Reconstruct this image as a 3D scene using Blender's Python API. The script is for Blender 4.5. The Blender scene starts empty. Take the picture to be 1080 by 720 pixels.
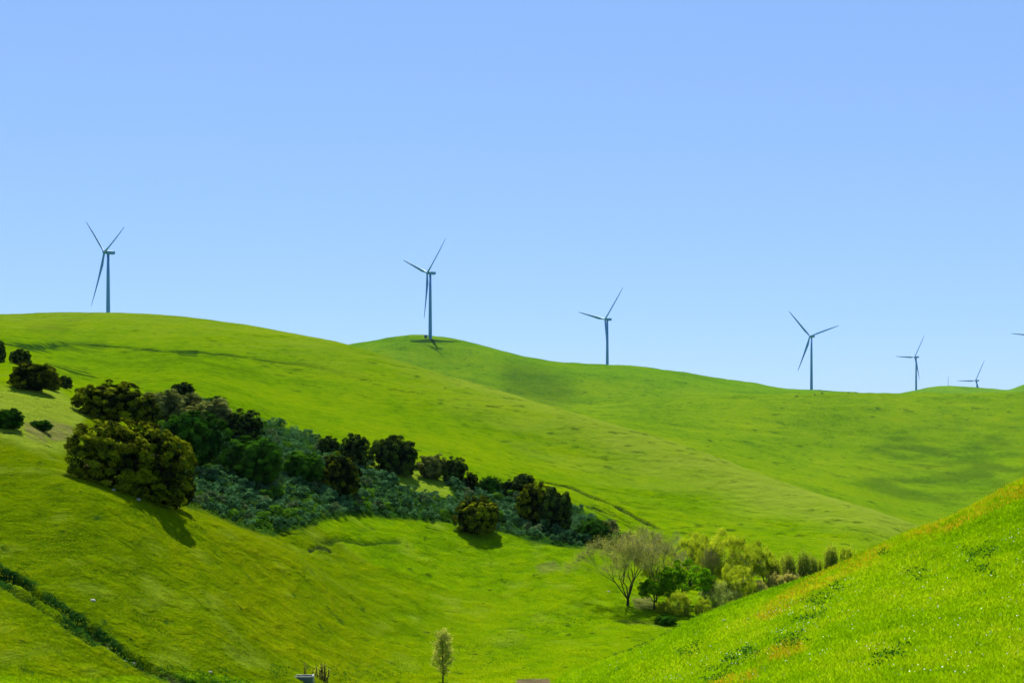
import bpy, math, random
import numpy as np
from mathutils import Vector, Matrix

F = 1484.0            # focal length in pixels of a 1080 px wide frame
CX, HY = 540.0, 430.0 # principal column, horizon row
rng = np.random.default_rng(7)
random.seed(7)
scene = bpy.context.scene
COL = scene.collection

# ------------------------------------------------------------------ noise
def _h(i, j, seed):
    n = (i.astype(np.int64) * 374761393 + j.astype(np.int64) * 668265263 + seed * 974634777) & 0xFFFFFFFF
    n = ((n ^ (n >> 13)) * 1274126177) & 0xFFFFFFFF
    n = n ^ (n >> 16)
    return (n & 0xFFFFFF) / float(0xFFFFFF)

def vnoise(x, y, seed=0):
    i = np.floor(x); j = np.floor(y)
    fx = x - i; fy = y - j
    fx = fx * fx * (3 - 2 * fx); fy = fy * fy * (3 - 2 * fy)
    a = _h(i, j, seed); b = _h(i + 1, j, seed); c = _h(i, j + 1, seed); d = _h(i + 1, j + 1, seed)
    return (a + (b - a) * fx) * (1 - fy) + (c + (d - c) * fx) * fy - 0.5

def fbm(x, y, seed=0, o=4):
    s = 0; a = 1.0
    for k in range(o):
        s = s + a * vnoise(x * 2 ** k + 17.3 * k, y * 2 ** k - 9.1 * k, seed + k)
        a *= 0.5
    return s

def smooth(a, b, x):
    t = np.clip((x - a) / (b - a), 0, 1)
    return t * t * (3 - 2 * t)

# ------------------------------------------------------------------ terrain: lofted hill profiles
# every line: (column, distance, row) - a ridge, a foot or a valley floor running across the view
LINES = [
 [(-600,3,1320),(1700,3,1320)],
 [(-600,20,900),(540,20,880),(1080,20,810),(1700,20,690)],
 [(-600,50,900),(0,50,930),(300,52,960),(500,52,950),(600,50,900),(700,47,830),(800,46,785),(900,45,757),(1000,44,741),(1080,44,728),(1300,44,670),(1700,44,560)],
 [(-600,72,700),(0,72,800),(200,82,860),(350,92,870),(500,92,850),(600,82,790),(700,74,735),(800,70,690),(900,68,655),(1000,67,625),(1080,66,598),(1300,66,540),(1700,66,440)],
 [(-600,90,640),(0,92,728),(100,100,737),(200,110,728),(300,120,738),(400,122,772),(500,118,772),(560,117,745),(600,115,713.5),(640,112,699),(690,108.5,679),(750,106,646),(800,104,627),(870,102,603),(930,100.5,575),(960,99.5,561),(1000,98,547),(1040,97,527),(1080,96,506),(1300,95,425),(1700,95,330)],
 [(-600,108,560),(0,112,632),(100,116,642),(200,128,641),(300,135,690),(400,135,744),(500,135,756),(600,138,748),(700,140,726),(800,140,702),(900,140,680),(1000,140,645),(1080,140,610),(1300,140,520),(1700,140,430)],
 [(-600,130,480),(0,132,550),(100,134,557),(200,146,576),(300,155,626),(400,155,694),(500,150,722),(600,158,706),(700,165,694),(800,170,676),(900,175,650),(1000,180,625),(1080,180,600),(1300,180,540),(1700,180,470)],
 [(-600,150,430),(0,152,488),(100,146,513),(200,156,544),(300,172,579),(400,178,640),(500,183,662),(600,190,652),(700,196,648),(800,205,634),(900,220,606),(1000,230,594),(1080,230,585),(1300,230,560),(1700,230,520)],
 [(-600,172,400),(0,172,441),(100,169,496),(200,174,533),(300,182,575),(400,198,602),(500,212,602),(600,214,602),(700,220,612),(800,222,610),(900,238,588),(1000,250,588),(1080,250,585),(1300,250,560),(1700,250,530)],
 [(-600,205,372),(0,200,414),(100,195,446),(200,195,502),(300,194,552),(400,216,562),(500,228,566),(600,234,572),(700,246,576),(800,246,580),(900,258,572),(1000,268,584),(1080,268,588),(1300,268,570),(1700,268,540)],
 [(-600,235,362),(0,240,385),(100,240,420),(200,230,450),(300,222,500),(400,234,524),(500,244,532),(600,254,546),(700,268,552),(800,266,562),(900,276,556),(1000,282,582),(1080,282,590),(1300,282,575),(1700,282,550)],
 [(-600,300,345),(0,300,370),(100,300,399),(200,278,411),(300,260,455),(400,262,483),(500,262,506),(600,274,525),(700,285,536),(800,284,546),(900,290,547),(1000,291,578),(1080,292,592),(1300,292,580),(1700,292,550)],
 [(-600,430,325),(0,430,352),(100,430,366),(200,420,371),(300,390,399),(400,350,431),(500,330,462),(600,325,490),(700,320,507),(800,307,527),(900,302,538),(1000,298,572),(1080,300,592),(1300,300,580),(1700,300,560)],
 # main hill crest
 [(-600,640,330),(0,640,332),(60,640,330),(110,635,329.5),(150,630,331),(200,615,335),(240,600,340),(330,550,355),(370,525,364),(430,490,384),(500,450,404),(550,425,419),(600,400,433.5),(650,385,449),(700,370,463),(750,355,480),(800,340,498),(850,328,515),(900,318,530.5),(960,308,551),(1000,304,567),(1080,305,592),(1700,305,570)],
 [(-600,800,345),(0,800,348),(110,795,346),(240,750,356),(370,660,388),(500,570,430),(600,510,462),(700,470,492),(800,430,528),(900,405,560),(1000,390,590),(1080,390,605),(1700,390,590)],
 [(-600,1000,356),(0,1000,356),(300,980,372),(400,900,392),(500,860,424),(600,820,452),(700,790,478),(800,760,506),(900,740,534),(1000,720,560),(1080,720,566),(1700,720,560)],
 [(-600,1200,352),(0,1200,352),(300,1180,372),(400,1150,394),(453,1130,412),(500,1120,418),(600,1120,437),(700,1100,449),(800,1080,466),(900,1050,484),(1000,1040,492),(1080,1040,490),(1700,1040,470)],
 # right-hand hill crest
 [(-600,1440,349),(110,1440,348.5),(300,1440,371),(400,1440,387),(453,1440,403),(500,1440,407),(600,1440,425),(650,1450,423),(700,1450,420),(760,1450,417),(830,1450,414.8),(900,1450,414.2),(1000,1450,414),(1080,1450,413),(1300,1450,408),(1700,1450,400)],
 [(-600,1530,352),(110,1530,351),(300,1530,373),(400,1540,378),(453,1545,389),(500,1545,394),(600,1540,408),(700,1540,418),(760,1540,418),(830,1540,417.5),(900,1560,421),(1080,1560,421),(1700,1560,412)],
 [(-600,1690,356),(110,1690,355),(300,1690,372),(370,1690,366.5),(400,1690,360),(440,1695,356.2),(453,1700,357),(500,1700,366),(560,1710,381),(600,1710,388),(700,1720,396),(800,1800,409),(855,1900,414),(900,1900,422),(1080,1900,425),(1700,1900,415)],
 # far hill crest
 [(-600,1760,358),(110,1760,358),(300,1760,374),(345,1760,368.5),(375,1760,362.5),(400,1760,357.8),(420,1760,354.8),(440,1760,353.5),(455,1760,354.3),(470,1760,356),(500,1765,362),(530,1770,370),(560,1780,377),(600,1800,382.8),(640,1820,385.3),(670,1840,386.5),(700,1880,390),(760,2000,399),(800,2100,405),(830,2180,410),(855,2230,411.3),(900,2230,413.4),(930,2230,418),(1080,2230,424),(1700,2230,416)],
 [(-600,2300,372),(110,2300,372),(300,2300,384),(440,2300,374),(640,2050,398),(700,2250,404),(800,2450,420),(900,2550,424),(1080,2550,426),(1700,2550,420)],
 [(-600,2800,380),(300,2800,390),(640,2800,405),(900,2800,424),(1080,2800,424),(1700,2800,420)],
 [(-600,3130,385),(300,3130,392),(640,3130,408),(900,3130,421),(930,3130,417.5),(951,3130,414.5),(965,3130,411.8),(980,3130,408.2),(992,3130,406.8),(1005,3130,406.7),(1020,3130,407.6),(1040,3130,409.2),(1062,3130,411.2),(1070,3130,409),(1080,3130,405.4),(1110,3130,400),(1200,3130,398),(1700,3130,405)],
 [(-600,3700,410),(900,3700,432),(1700,3700,430)],
 [(-600,6000,425),(1700,6000,433)],
 [(-600,14000,432),(1700,14000,432)],
]

def pchip_slopes(x, y):
    # x, y shape (n, m): knots along axis 0
    h = np.diff(x, axis=0); d = np.diff(y, axis=0) / h
    m = np.zeros_like(y)
    w1 = 2 * h[1:] + h[:-1]; w2 = h[1:] + 2 * h[:-1]
    with np.errstate(divide='ignore', invalid='ignore'):
        mm = (w1 + w2) / (w1 / d[:-1] + w2 / d[1:])
    m[1:-1] = np.where(d[:-1] * d[1:] > 0, mm, 0)
    m[0] = d[0]; m[-1] = d[-1]
    return m

def hermite(x0, x1, y0, y1, m0, m1, x):
    h = x1 - x0; t = (x - x0) / h
    t2 = t * t; t3 = t2 * t
    return (2*t3-3*t2+1)*y0 + (t3-2*t2+t)*h*m0 + (-2*t3+3*t2)*y1 + (t3-t2)*h*m1

class Curve1:
    def __init__(s, x, y):
        s.x = np.array(x, float); s.y = np.array(y, float)
        if len(s.x) == 2:
            s.m = np.full(2, (s.y[1]-s.y[0])/(s.x[1]-s.x[0]))
        else:
            s.m = pchip_slopes(s.x[:, None], s.y[:, None])[:, 0]
    def __call__(s, q):
        q = np.clip(q, s.x[0], s.x[-1])
        k = np.clip(np.searchsorted(s.x, q, side='right') - 1, 0, len(s.x) - 2)
        return hermite(s.x[k], s.x[k+1], s.y[k], s.y[k+1], s.m[k], s.m[k+1], q)

LC = [(Curve1([p[0] for p in L], [math.log(p[1]) for p in L]), Curve1([p[0] for p in L], [p[2] for p in L])) for L in LINES]
CREST_D = 13; CREST_A = 4

def row_of(px, Y):
    """picture row of the bare loft at column px and distance Y (arrays)"""
    px = np.asarray(px, float).ravel(); v = np.log(np.asarray(Y, float)).ravel()
    out = np.empty_like(px)
    for s in range(0, len(px), 120000):
        p = px[s:s+120000]; q = v[s:s+120000]
        VK = np.stack([c[0](p) for c in LC]); PK = np.stack([c[1](p) for c in LC])
        M = pchip_slopes(VK, PK)
        idx = np.clip((q[None, :] >= VK).sum(0) - 1, 0, len(LC) - 2)
        ar = np.arange(len(p))
        out[s:s+120000] = hermite(VK[idx, ar], VK[idx+1, ar], PK[idx, ar], PK[idx+1, ar], M[idx, ar], M[idx+1, ar], q)
    return out

def base_z(px, Y):
    return -(row_of(px, Y) - HY) / F * np.asarray(Y, float).ravel()

def hit(px, py, lo, hi, n=900):
    """distance at which the slope between lo and hi shows row py in column px"""
    Y = np.exp(np.linspace(math.log(lo), math.log(hi), n))
    r = row_of(np.full(n, float(px)), Y)
    k = np.where((r[:-1] >= py) & (r[1:] < py))[0]
    if len(k):
        k = k[0]; t = (r[k] - py) / (r[k] - r[k+1])
        return float(Y[k] + t * (Y[k+1] - Y[k]))
    return float(Y[np.argmin(np.abs(r - py))])

def wxy(px, Y): return ((px - CX) / F * Y, Y)

def path_world(pts, lo, hi):
    out = []
    for px, py in pts:
        Y = hit(px, py, lo, hi); out.append(wxy(px, Y))
    return np.array(out)

def dist_path(x, y, P):
    d = np.full(x.shape, 1e9)
    for a, b in zip(P[:-1], P[1:]):
        ab = b - a; t = np.clip(((x-a[0])*ab[0] + (y-a[1])*ab[1]) / (ab @ ab), 0, 1)
        d = np.minimum(d, np.hypot(x - a[0] - t*ab[0], y - a[1] - t*ab[1]))
    return d

DITCH1 = path_world([(-60,566),(0,600),(30,617),(60,638),(90,657),(112,676),(140,696),(175,712),(205,725),(250,735)], 85, 160)
DITCH2 = path_world([(-60,590),(0,612),(20,624),(45,642),(70,658),(95,676)], 85, 160)
BANK1 = path_world([(572,507),(600,513),(625,524),(650,534),(672,546),(694,556)], 240, 330)
BANK2 = path_world([(618,533),(632,538),(648,544)], 240, 330)
BANK3 = path_world([(600,524),(640,546),(675,560)], 240, 330)
BANK4 = path_world([(640,537),(680,560),(700,566)], 240, 330)
TRACK = path_world([(20,366),(70,360),(130,366),(190,371),(260,377),(320,384),(380,397),(420,404)], 320, 640)
PIT = path_world([(326,580),(336,576),(345,577)], 180, 230)
PIT2 = path_world([(336,570),(360,568),(420,572)], 180, 230)

def jit(x, y, s=3.0, a=0.5, seed=50):
    return fbm(x / s, y / s, seed, 3) * a

def detail(x, y):
    z = 0.55 * fbm(x / 30, y / 26, 1, 3) * smooth(30, 90, y) * (1 + 2.2 * smooth(500, 1500, y))
    z += 0.13 * fbm(x / 3.0, y / 2.6, 2, 3) * smooth(20, 60, y) * (1 - smooth(300, 600, y))
    w = smooth(225, 290, y)
    z += 0.34 * fbm(x / 11 + 0.3 * vnoise(x / 40, y / 40, 9), y / 3.0, 3, 3) * w * (1 - 0.4 * smooth(600, 1000, y))
    z += 1.1 * fbm(x / 60, y / 22, 4, 4) * smooth(600, 1100, y)
    z += 0.35 * fbm(x / 9, y / 5, 5, 3) * smooth(150, 170, y) * (1 - smooth(250, 300, y)) * smooth(-75, -40, x) * (1 - smooth(0, 25, x))
    # mossy hummocks on the valley floor
    return z

def carve(x, y):
    z = np.zeros_like(x)
    m = (y > 80) & (y < 180) & (x < -15)
    if m.any():
        xs, ys = x[m], y[m]; j = jit(xs, ys, 2.0, .55)
        d1 = dist_path(xs, ys, DITCH1) + j; d2 = dist_path(xs, ys, DITCH2) + j
        z[m] -= 1.4 * (1 - smooth(0.2, 0.9, d1)) + 0.75 * (1 - smooth(0.15, 0.7, d2))
    m = (y > 170) & (y < 330) & (x > -60) & (x < 60)
    if m.any():
        xs, ys = x[m], y[m]; j = jit(xs, ys, 2.5, .7, 60)
        for P, dp, w in ((BANK1, 2.0, 1.0), (BANK2, 1.1, .6), (BANK3, .5, .8), (BANK4, .45, .8), (PIT, .7, .6), (PIT2, .3, .8)):
            z[m] -= dp * (1 - smooth(0.2 * w, w, dist_path(xs, ys, P) + j))
    m = (y > 330) & (y < 640) & (x < 20)
    if m.any():
        xs, ys = x[m], y[m]
        z[m] -= .8 * smooth(-60, -120, xs) * (1 - smooth(0.4, 2.6, dist_path(xs, ys, TRACK) + jit(xs, ys, 6, 2.0, 70)))
    return z

def height(x, y):
    x = np.asarray(x, float).ravel(); y = np.asarray(y, float).ravel()
    px = CX + F * x / y
    return base_z(px, y) + detail(x, y) + carve(x, y)

def h1(x, y): return float(height(np.array([x]), np.array([y]))[0])

# ------------------------------------------------------------------ helpers
def link(o, parent=None):
    COL.objects.link(o)
    if parent is not None: o.parent = parent
    return o

def tag(o, label=None, cat=None, group=None, kind=None):
    if label: o['label'] = label
    if cat: o['category'] = cat
    if group: o['group'] = group
    if kind: o['kind'] = kind
    return o

def thing(name, label, cat, loc=(0,0,0), rz=0.0, group=None):
    o = bpy.data.objects.new(name, None); o.empty_display_size = 0.5
    o.location = loc; o.rotation_euler = (0, 0, rz)
    link(o); return tag(o, label, cat, group)

def mesh_np(name, V, quads=None, tris=None, mat=None, parent=None, smooth_=False, attr=None, polys=None):
    me = bpy.data.meshes.new(name)
    V = np.asarray(V, np.float32)
    nq = 0 if quads is None else len(quads); nt = 0 if tris is None else len(tris)
    me.vertices.add(len(V)); me.vertices.foreach_set('co', V.ravel())
    idx = np.concatenate([a for a in ((np.asarray(quads, np.int32).ravel() if nq else None), (np.asarray(tris, np.int32).ravel() if nt else None)) if a is not None])
    me.loops.add(len(idx)); me.loops.foreach_set('vertex_index', idx)
    st = np.concatenate([np.arange(nq) * 4, nq * 4 + np.arange(nt) * 3]).astype(np.int32)
    me.polygons.add(nq + nt); me.polygons.foreach_set('loop_start', st)
    if smooth_: me.polygons.foreach_set('use_smooth', np.ones(nq + nt, bool))
    me.update(calc_edges=True)
    if attr:
        for k, val in attr.items():
            val = np.asarray(val, np.float32)
            if val.ndim == 1:
                a = me.attributes.new(k, 'FLOAT', 'POINT'); a.data.foreach_set('value', val)
            else:
                a = me.attributes.new(k, 'FLOAT_COLOR', 'POINT'); a.data.foreach_set('color', val.ravel())
    if mat: me.materials.append(mat)
    o = bpy.data.objects.new(name, me)
    return link(o, parent)

class Tubes:
    """collects tapered tubes and lofts"""
    def __init__(s): s.V = []; s.Q = []; s.n = 0
    def tube(s, pts, rad, k=6, cap=False):
        pts = np.asarray(pts, float); rad = np.asarray(rad, float)
        d = np.gradient(pts, axis=0); d /= np.linalg.norm(d, axis=1)[:, None] + 1e-9
        up = np.array([0, 0, 1.0]) if abs(d[0][2]) < .9 else np.array([1.0, 0, 0])
        a = np.cross(d, up); a /= np.linalg.norm(a, axis=1)[:, None] + 1e-9
        b = np.cross(d, a)
        t = np.arange(k) * 2 * math.pi / k
        ring = pts[:, None, :] + rad[:, None, None] * (np.cos(t)[None, :, None] * a[:, None, :] + np.sin(t)[None, :, None] * b[:, None, :])
        m = len(pts); base = s.n
        s.V.append(ring.reshape(-1, 3)); s.n += m * k
        for i in range(m - 1):
            for j in range(k):
                s.Q.append((base+i*k+j, base+i*k+(j+1) % k, base+(i+1)*k+(j+1) % k, base+(i+1)*k+j))
        if cap:
            for i, c in ((0, pts[0]), (m-1, pts[-1])):
                s.V.append(c[None]); ci = s.n; s.n += 1
                for j in range(k):
                    s.Q.append((base+i*k+j, base+i*k+(j+1) % k, ci, ci))
    def build(s, name, mat, parent=None, sm=True):
        V = np.concatenate(s.V); Q = np.array(s.Q)
        deg = Q[:, 2] == Q[:, 3]
        return mesh_np(name, V, Q[~deg], Q[deg][:, :3] if deg.any() else None, mat, parent, sm)

def leaf_mesh(name, C, N, size, mat, parent=None, aspect=0.6, rnd=None, axis=None, jitter=1.0, r=rng):
    """one diamond-shaped leaf spray per centre C; N: preferred normal; size per leaf; axis: preferred long direction"""
    n = len(C)
    nn = N + jitter * r.normal(size=(n, 3)); nn /= np.linalg.norm(nn, axis=1)[:, None] + 1e-9
    t = r.normal(size=(n, 3)) if axis is None else axis + 0.35 * r.normal(size=(n, 3))
    a = t - (t * nn).sum(1)[:, None] * nn; a /= np.linalg.norm(a, axis=1)[:, None] + 1e-9
    b = np.cross(nn, a)
    sz = np.asarray(size)[:, None] if np.ndim(size) else size
    fold = nn * sz * 0.18
    V = np.stack([C - a*sz, C - b*sz*aspect + fold, C + a*sz, C + b*sz*aspect + fold], 1).reshape(-1, 3)
    Q = np.arange(n * 4).reshape(-1, 4)
    rv = np.repeat(r.random(n) if rnd is None else rnd, 4)
    return mesh_np(name, V, Q, None, mat, parent, False, {'rnd': rv})

# ------------------------------------------------------------------ materials
def new_mat(name):
    m = bpy.data.materials.new(name); m.use_nodes = True
    nt = m.node_tree
    for n in list(nt.nodes): nt.nodes.remove(n)
    out = nt.nodes.new('ShaderNodeOutputMaterial')
    return m, nt, out

def N(nt, typ, **kw):
    n = nt.nodes.new(typ)
    for k, v in kw.items():
        if k in n.inputs: n.inputs[k].default_value = v
        else: setattr(n, k, v)
    return n

def ramp(nt, fac, stops):
    r = nt.nodes.new('ShaderNodeValToRGB')
    while len(r.color_ramp.elements) < len(stops): r.color_ramp.elements.new(0.5)
    for e, (p, c) in zip(r.color_ramp.elements, stops):
        e.position = p; e.color = (*c, 1) if len(c) == 3 else c
    nt.links.new(fac, r.inputs[0]); return r.outputs[0]

def mix(nt, fac, a, b, mode='MIX'):
    m = nt.nodes.new('ShaderNodeMix'); m.data_type = 'RGBA'; m.blend_type = mode
    for sock, v in ((m.inputs[0], fac), (m.inputs[6], a), (m.inputs[7], b)):
        if isinstance(v, bpy.types.NodeSocket): nt.links.new(v, sock)
        elif isinstance(v, (int, float)): sock.default_value = v
        else: sock.default_value = (*v, 1)
    return m.outputs[2]

def math_n(nt, op, a, b=0.0, clamp=False):
    m = nt.nodes.new('ShaderNodeMath'); m.operation = op; m.use_clamp = clamp
    for i, v in enumerate((a, b)):
        if isinstance(v, bpy.types.NodeSocket): nt.links.new(v, m.inputs[i])
        else: m.inputs[i].default_value = v
    return m.outputs[0]

def leaf_material(name, dark, light, trans=0.25, tcol=None, scale=0.5, lo=.28, hi=.85):
    m, nt, out = new_mat(name)
    at = N(nt, 'ShaderNodeAttribute'); at.attribute_name = 'rnd'
    oi = N(nt, 'ShaderNodeObjectInfo'); tc = N(nt, 'ShaderNodeTexCoord')
    no = N(nt, 'ShaderNodeTexNoise', Scale=scale, Detail=3.0); nt.links.new(tc.outputs['Object'], no.inputs['Vector'])
    f = math_n(nt, 'ADD', math_n(nt, 'MULTIPLY', at.outputs['Fac'], 0.55), math_n(nt, 'MULTIPLY', no.outputs['Fac'], 0.7))
    f = math_n(nt, 'ADD', f, math_n(nt, 'MULTIPLY', math_n(nt, 'SUBTRACT', oi.outputs['Random'], 0.5), 0.22))
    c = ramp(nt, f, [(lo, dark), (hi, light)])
    d = N(nt, 'ShaderNodeBsdfDiffuse'); nt.links.new(c, d.inputs['Color'])
    t = N(nt, 'ShaderNodeBsdfTranslucent')
    nt.links.new(mix(nt, 1.0, c, tcol or (1.0, 1.0, 0.6), 'MULTIPLY'), t.inputs['Color'])
    ms = N(nt, 'ShaderNodeMixShader'); ms.inputs[0].default_value = trans
    nt.links.new(d.outputs[0], ms.inputs[1]); nt.links.new(t.outputs[0], ms.inputs[2])
    nt.links.new(ms.outputs[0], out.inputs[0]); return m

def simple_mat(name, c1, c2, rough=0.7, scale=3.0, spec=0.3, bump=0.0):
    m, nt, out = new_mat(name)
    tc = N(nt, 'ShaderNodeTexCoord'); no = N(nt, 'ShaderNodeTexNoise', Scale=scale, Detail=5.0)
    nt.links.new(tc.outputs['Object'], no.inputs['Vector'])
    p = N(nt, 'ShaderNodeBsdfPrincipled', Roughness=rough); p.inputs['Specular IOR Level'].default_value = spec
    nt.links.new(ramp(nt, no.outputs['Fac'], [(0.3, c1), (0.7, c2)]), p.inputs['Base Color'])
    if bump:
        b = N(nt, 'ShaderNodeBump', Strength=0.6, Distance=bump); nt.links.new(no.outputs['Fac'], b.inputs['Height']); nt.links.new(b.outputs[0], p.inputs['Normal'])
    nt.links.new(p.outputs[0], out.inputs[0]); return m

def ground_material():
    m, nt, out = new_mat('hill_grass')
    tc = N(nt, 'ShaderNodeTexCoord')
    def noise(scale, sx=1.0, sy=1.0, det=4.0, dist=0.0):
        mp = N(nt, 'ShaderNodeMapping'); mp.inputs['Scale'].default_value = (sx, sy, 1.0)
        nt.links.new(tc.outputs['Object'], mp.inputs['Vector'])
        n = N(nt, 'ShaderNodeTexNoise', Scale=scale, Detail=det, Roughness=0.6); n.inputs['Distortion'].default_value = dist
        nt.links.new(mp.outputs[0], n.inputs['Vector']); return n.outputs['Fac']
    big = noise(0.012, 1, 1, 3); mid = noise(0.09, 1, 0.6, 4, .3); fine = noise(0.9, 0.6, 0.6, 5); streak = noise(0.36, 1.0, 0.75, 5, .3)
    f = math_n(nt, 'ADD', math_n(nt, 'MULTIPLY', mid, 0.38), math_n(nt, 'MULTIPLY', fine, 0.22))
    f = math_n(nt, 'ADD', f, math_n(nt, 'MULTIPLY', streak, 0.52))
    f = math_n(nt, 'ADD', f, math_n(nt, 'MULTIPLY', math_n(nt, 'SUBTRACT', big, 0.5), 0.6))
    base = ramp(nt, f, [(0.40, GR[0]), (0.52, GR[1]), (0.62, GR[2]), (0.76, GR[3])])
    a1 = N(nt, 'ShaderNodeAttribute'); a1.attribute_name = 'mask'
    s1 = N(nt, 'ShaderNodeSeparateColor'); nt.links.new(a1.outputs['Color'], s1.inputs[0])
    a2 = N(nt, 'ShaderNodeAttribute'); a2.attribute_name = 'tone'
    s2 = N(nt, 'ShaderNodeSeparateColor'); nt.links.new(a2.outputs['Color'], s2.inputs[0])
    spk = noise(3.6, 0.8, 0.8, 3)
    f0 = f; base = mix(nt, 0.55, base, ramp(nt, math_n(nt, 'ADD', math_n(nt, 'MULTIPLY', spk, 0.8), math_n(nt, 'MULTIPLY', f0, 0.35)), [(0.40, GR[0]), (0.58, GR[1]), (0.66, GR[2]), (0.85, GR[3])]))
    br = math_n(nt, 'ADD', 0.55, math_n(nt, 'MULTIPLY', fine, 0.9))
    def soft(mask, k=1.0):
        return math_n(nt, 'MULTIPLY', mask, math_n(nt, 'MULTIPLY', br, k), True)
    c = mix(nt, s2.outputs[1], base, mix(nt, 1.0, base, (0.80, 1.0, 2.0), 'MULTIPLY'))       # bluish distance haze painted into the far grass
    c = mix(nt, s2.outputs[2], c, mix(nt, 1.0, c, (0.80, 0.70, 1.0), 'MULTIPLY'))              # olive grass of the left slope
    c = mix(nt, soft(s1.outputs[0]), c, (0.175, 0.235, 0.018))                                 # pale seed heads
    c = mix(nt, soft(s1.outputs[2], 1.2), c, (0.010, 0.040, 0.004))                           # dark lush weeds, and shade painted in the far fold
    c = mix(nt, soft(s2.outputs[0], 1.1), c, (0.24, 0.15, 0.004))                             # orange dry grass
    c = mix(nt, soft(s1.outputs[1], 1.15), c, mix(nt, fine, (0.035, 0.022, 0.012), (0.21, 0.15, 0.085)))   # bare earth
    p = N(nt, 'ShaderNodeBsdfDiffuse', Roughness=0.6)
    nt.links.new(c, p.inputs['Color'])
    hgt = math_n(nt, 'ADD', math_n(nt, 'MULTIPLY', streak, 0.70), math_n(nt, 'ADD', math_n(nt, 'MULTIPLY', fine, 0.20), math_n(nt, 'MULTIPLY', spk, 0.07)))
    b = N(nt, 'ShaderNodeBump', Strength=0.9, Distance=2.0); nt.links.new(hgt, b.inputs['Height']); nt.links.new(b.outputs[0], p.inputs['Normal'])
    nt.links.new(p.outputs[0], out.inputs[0]); return m

GR = [(0.034,0.090,0.0004), (0.092,0.180,0.0004), (0.136,0.215,0.0004), (0.195,0.245,0.001)]

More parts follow.
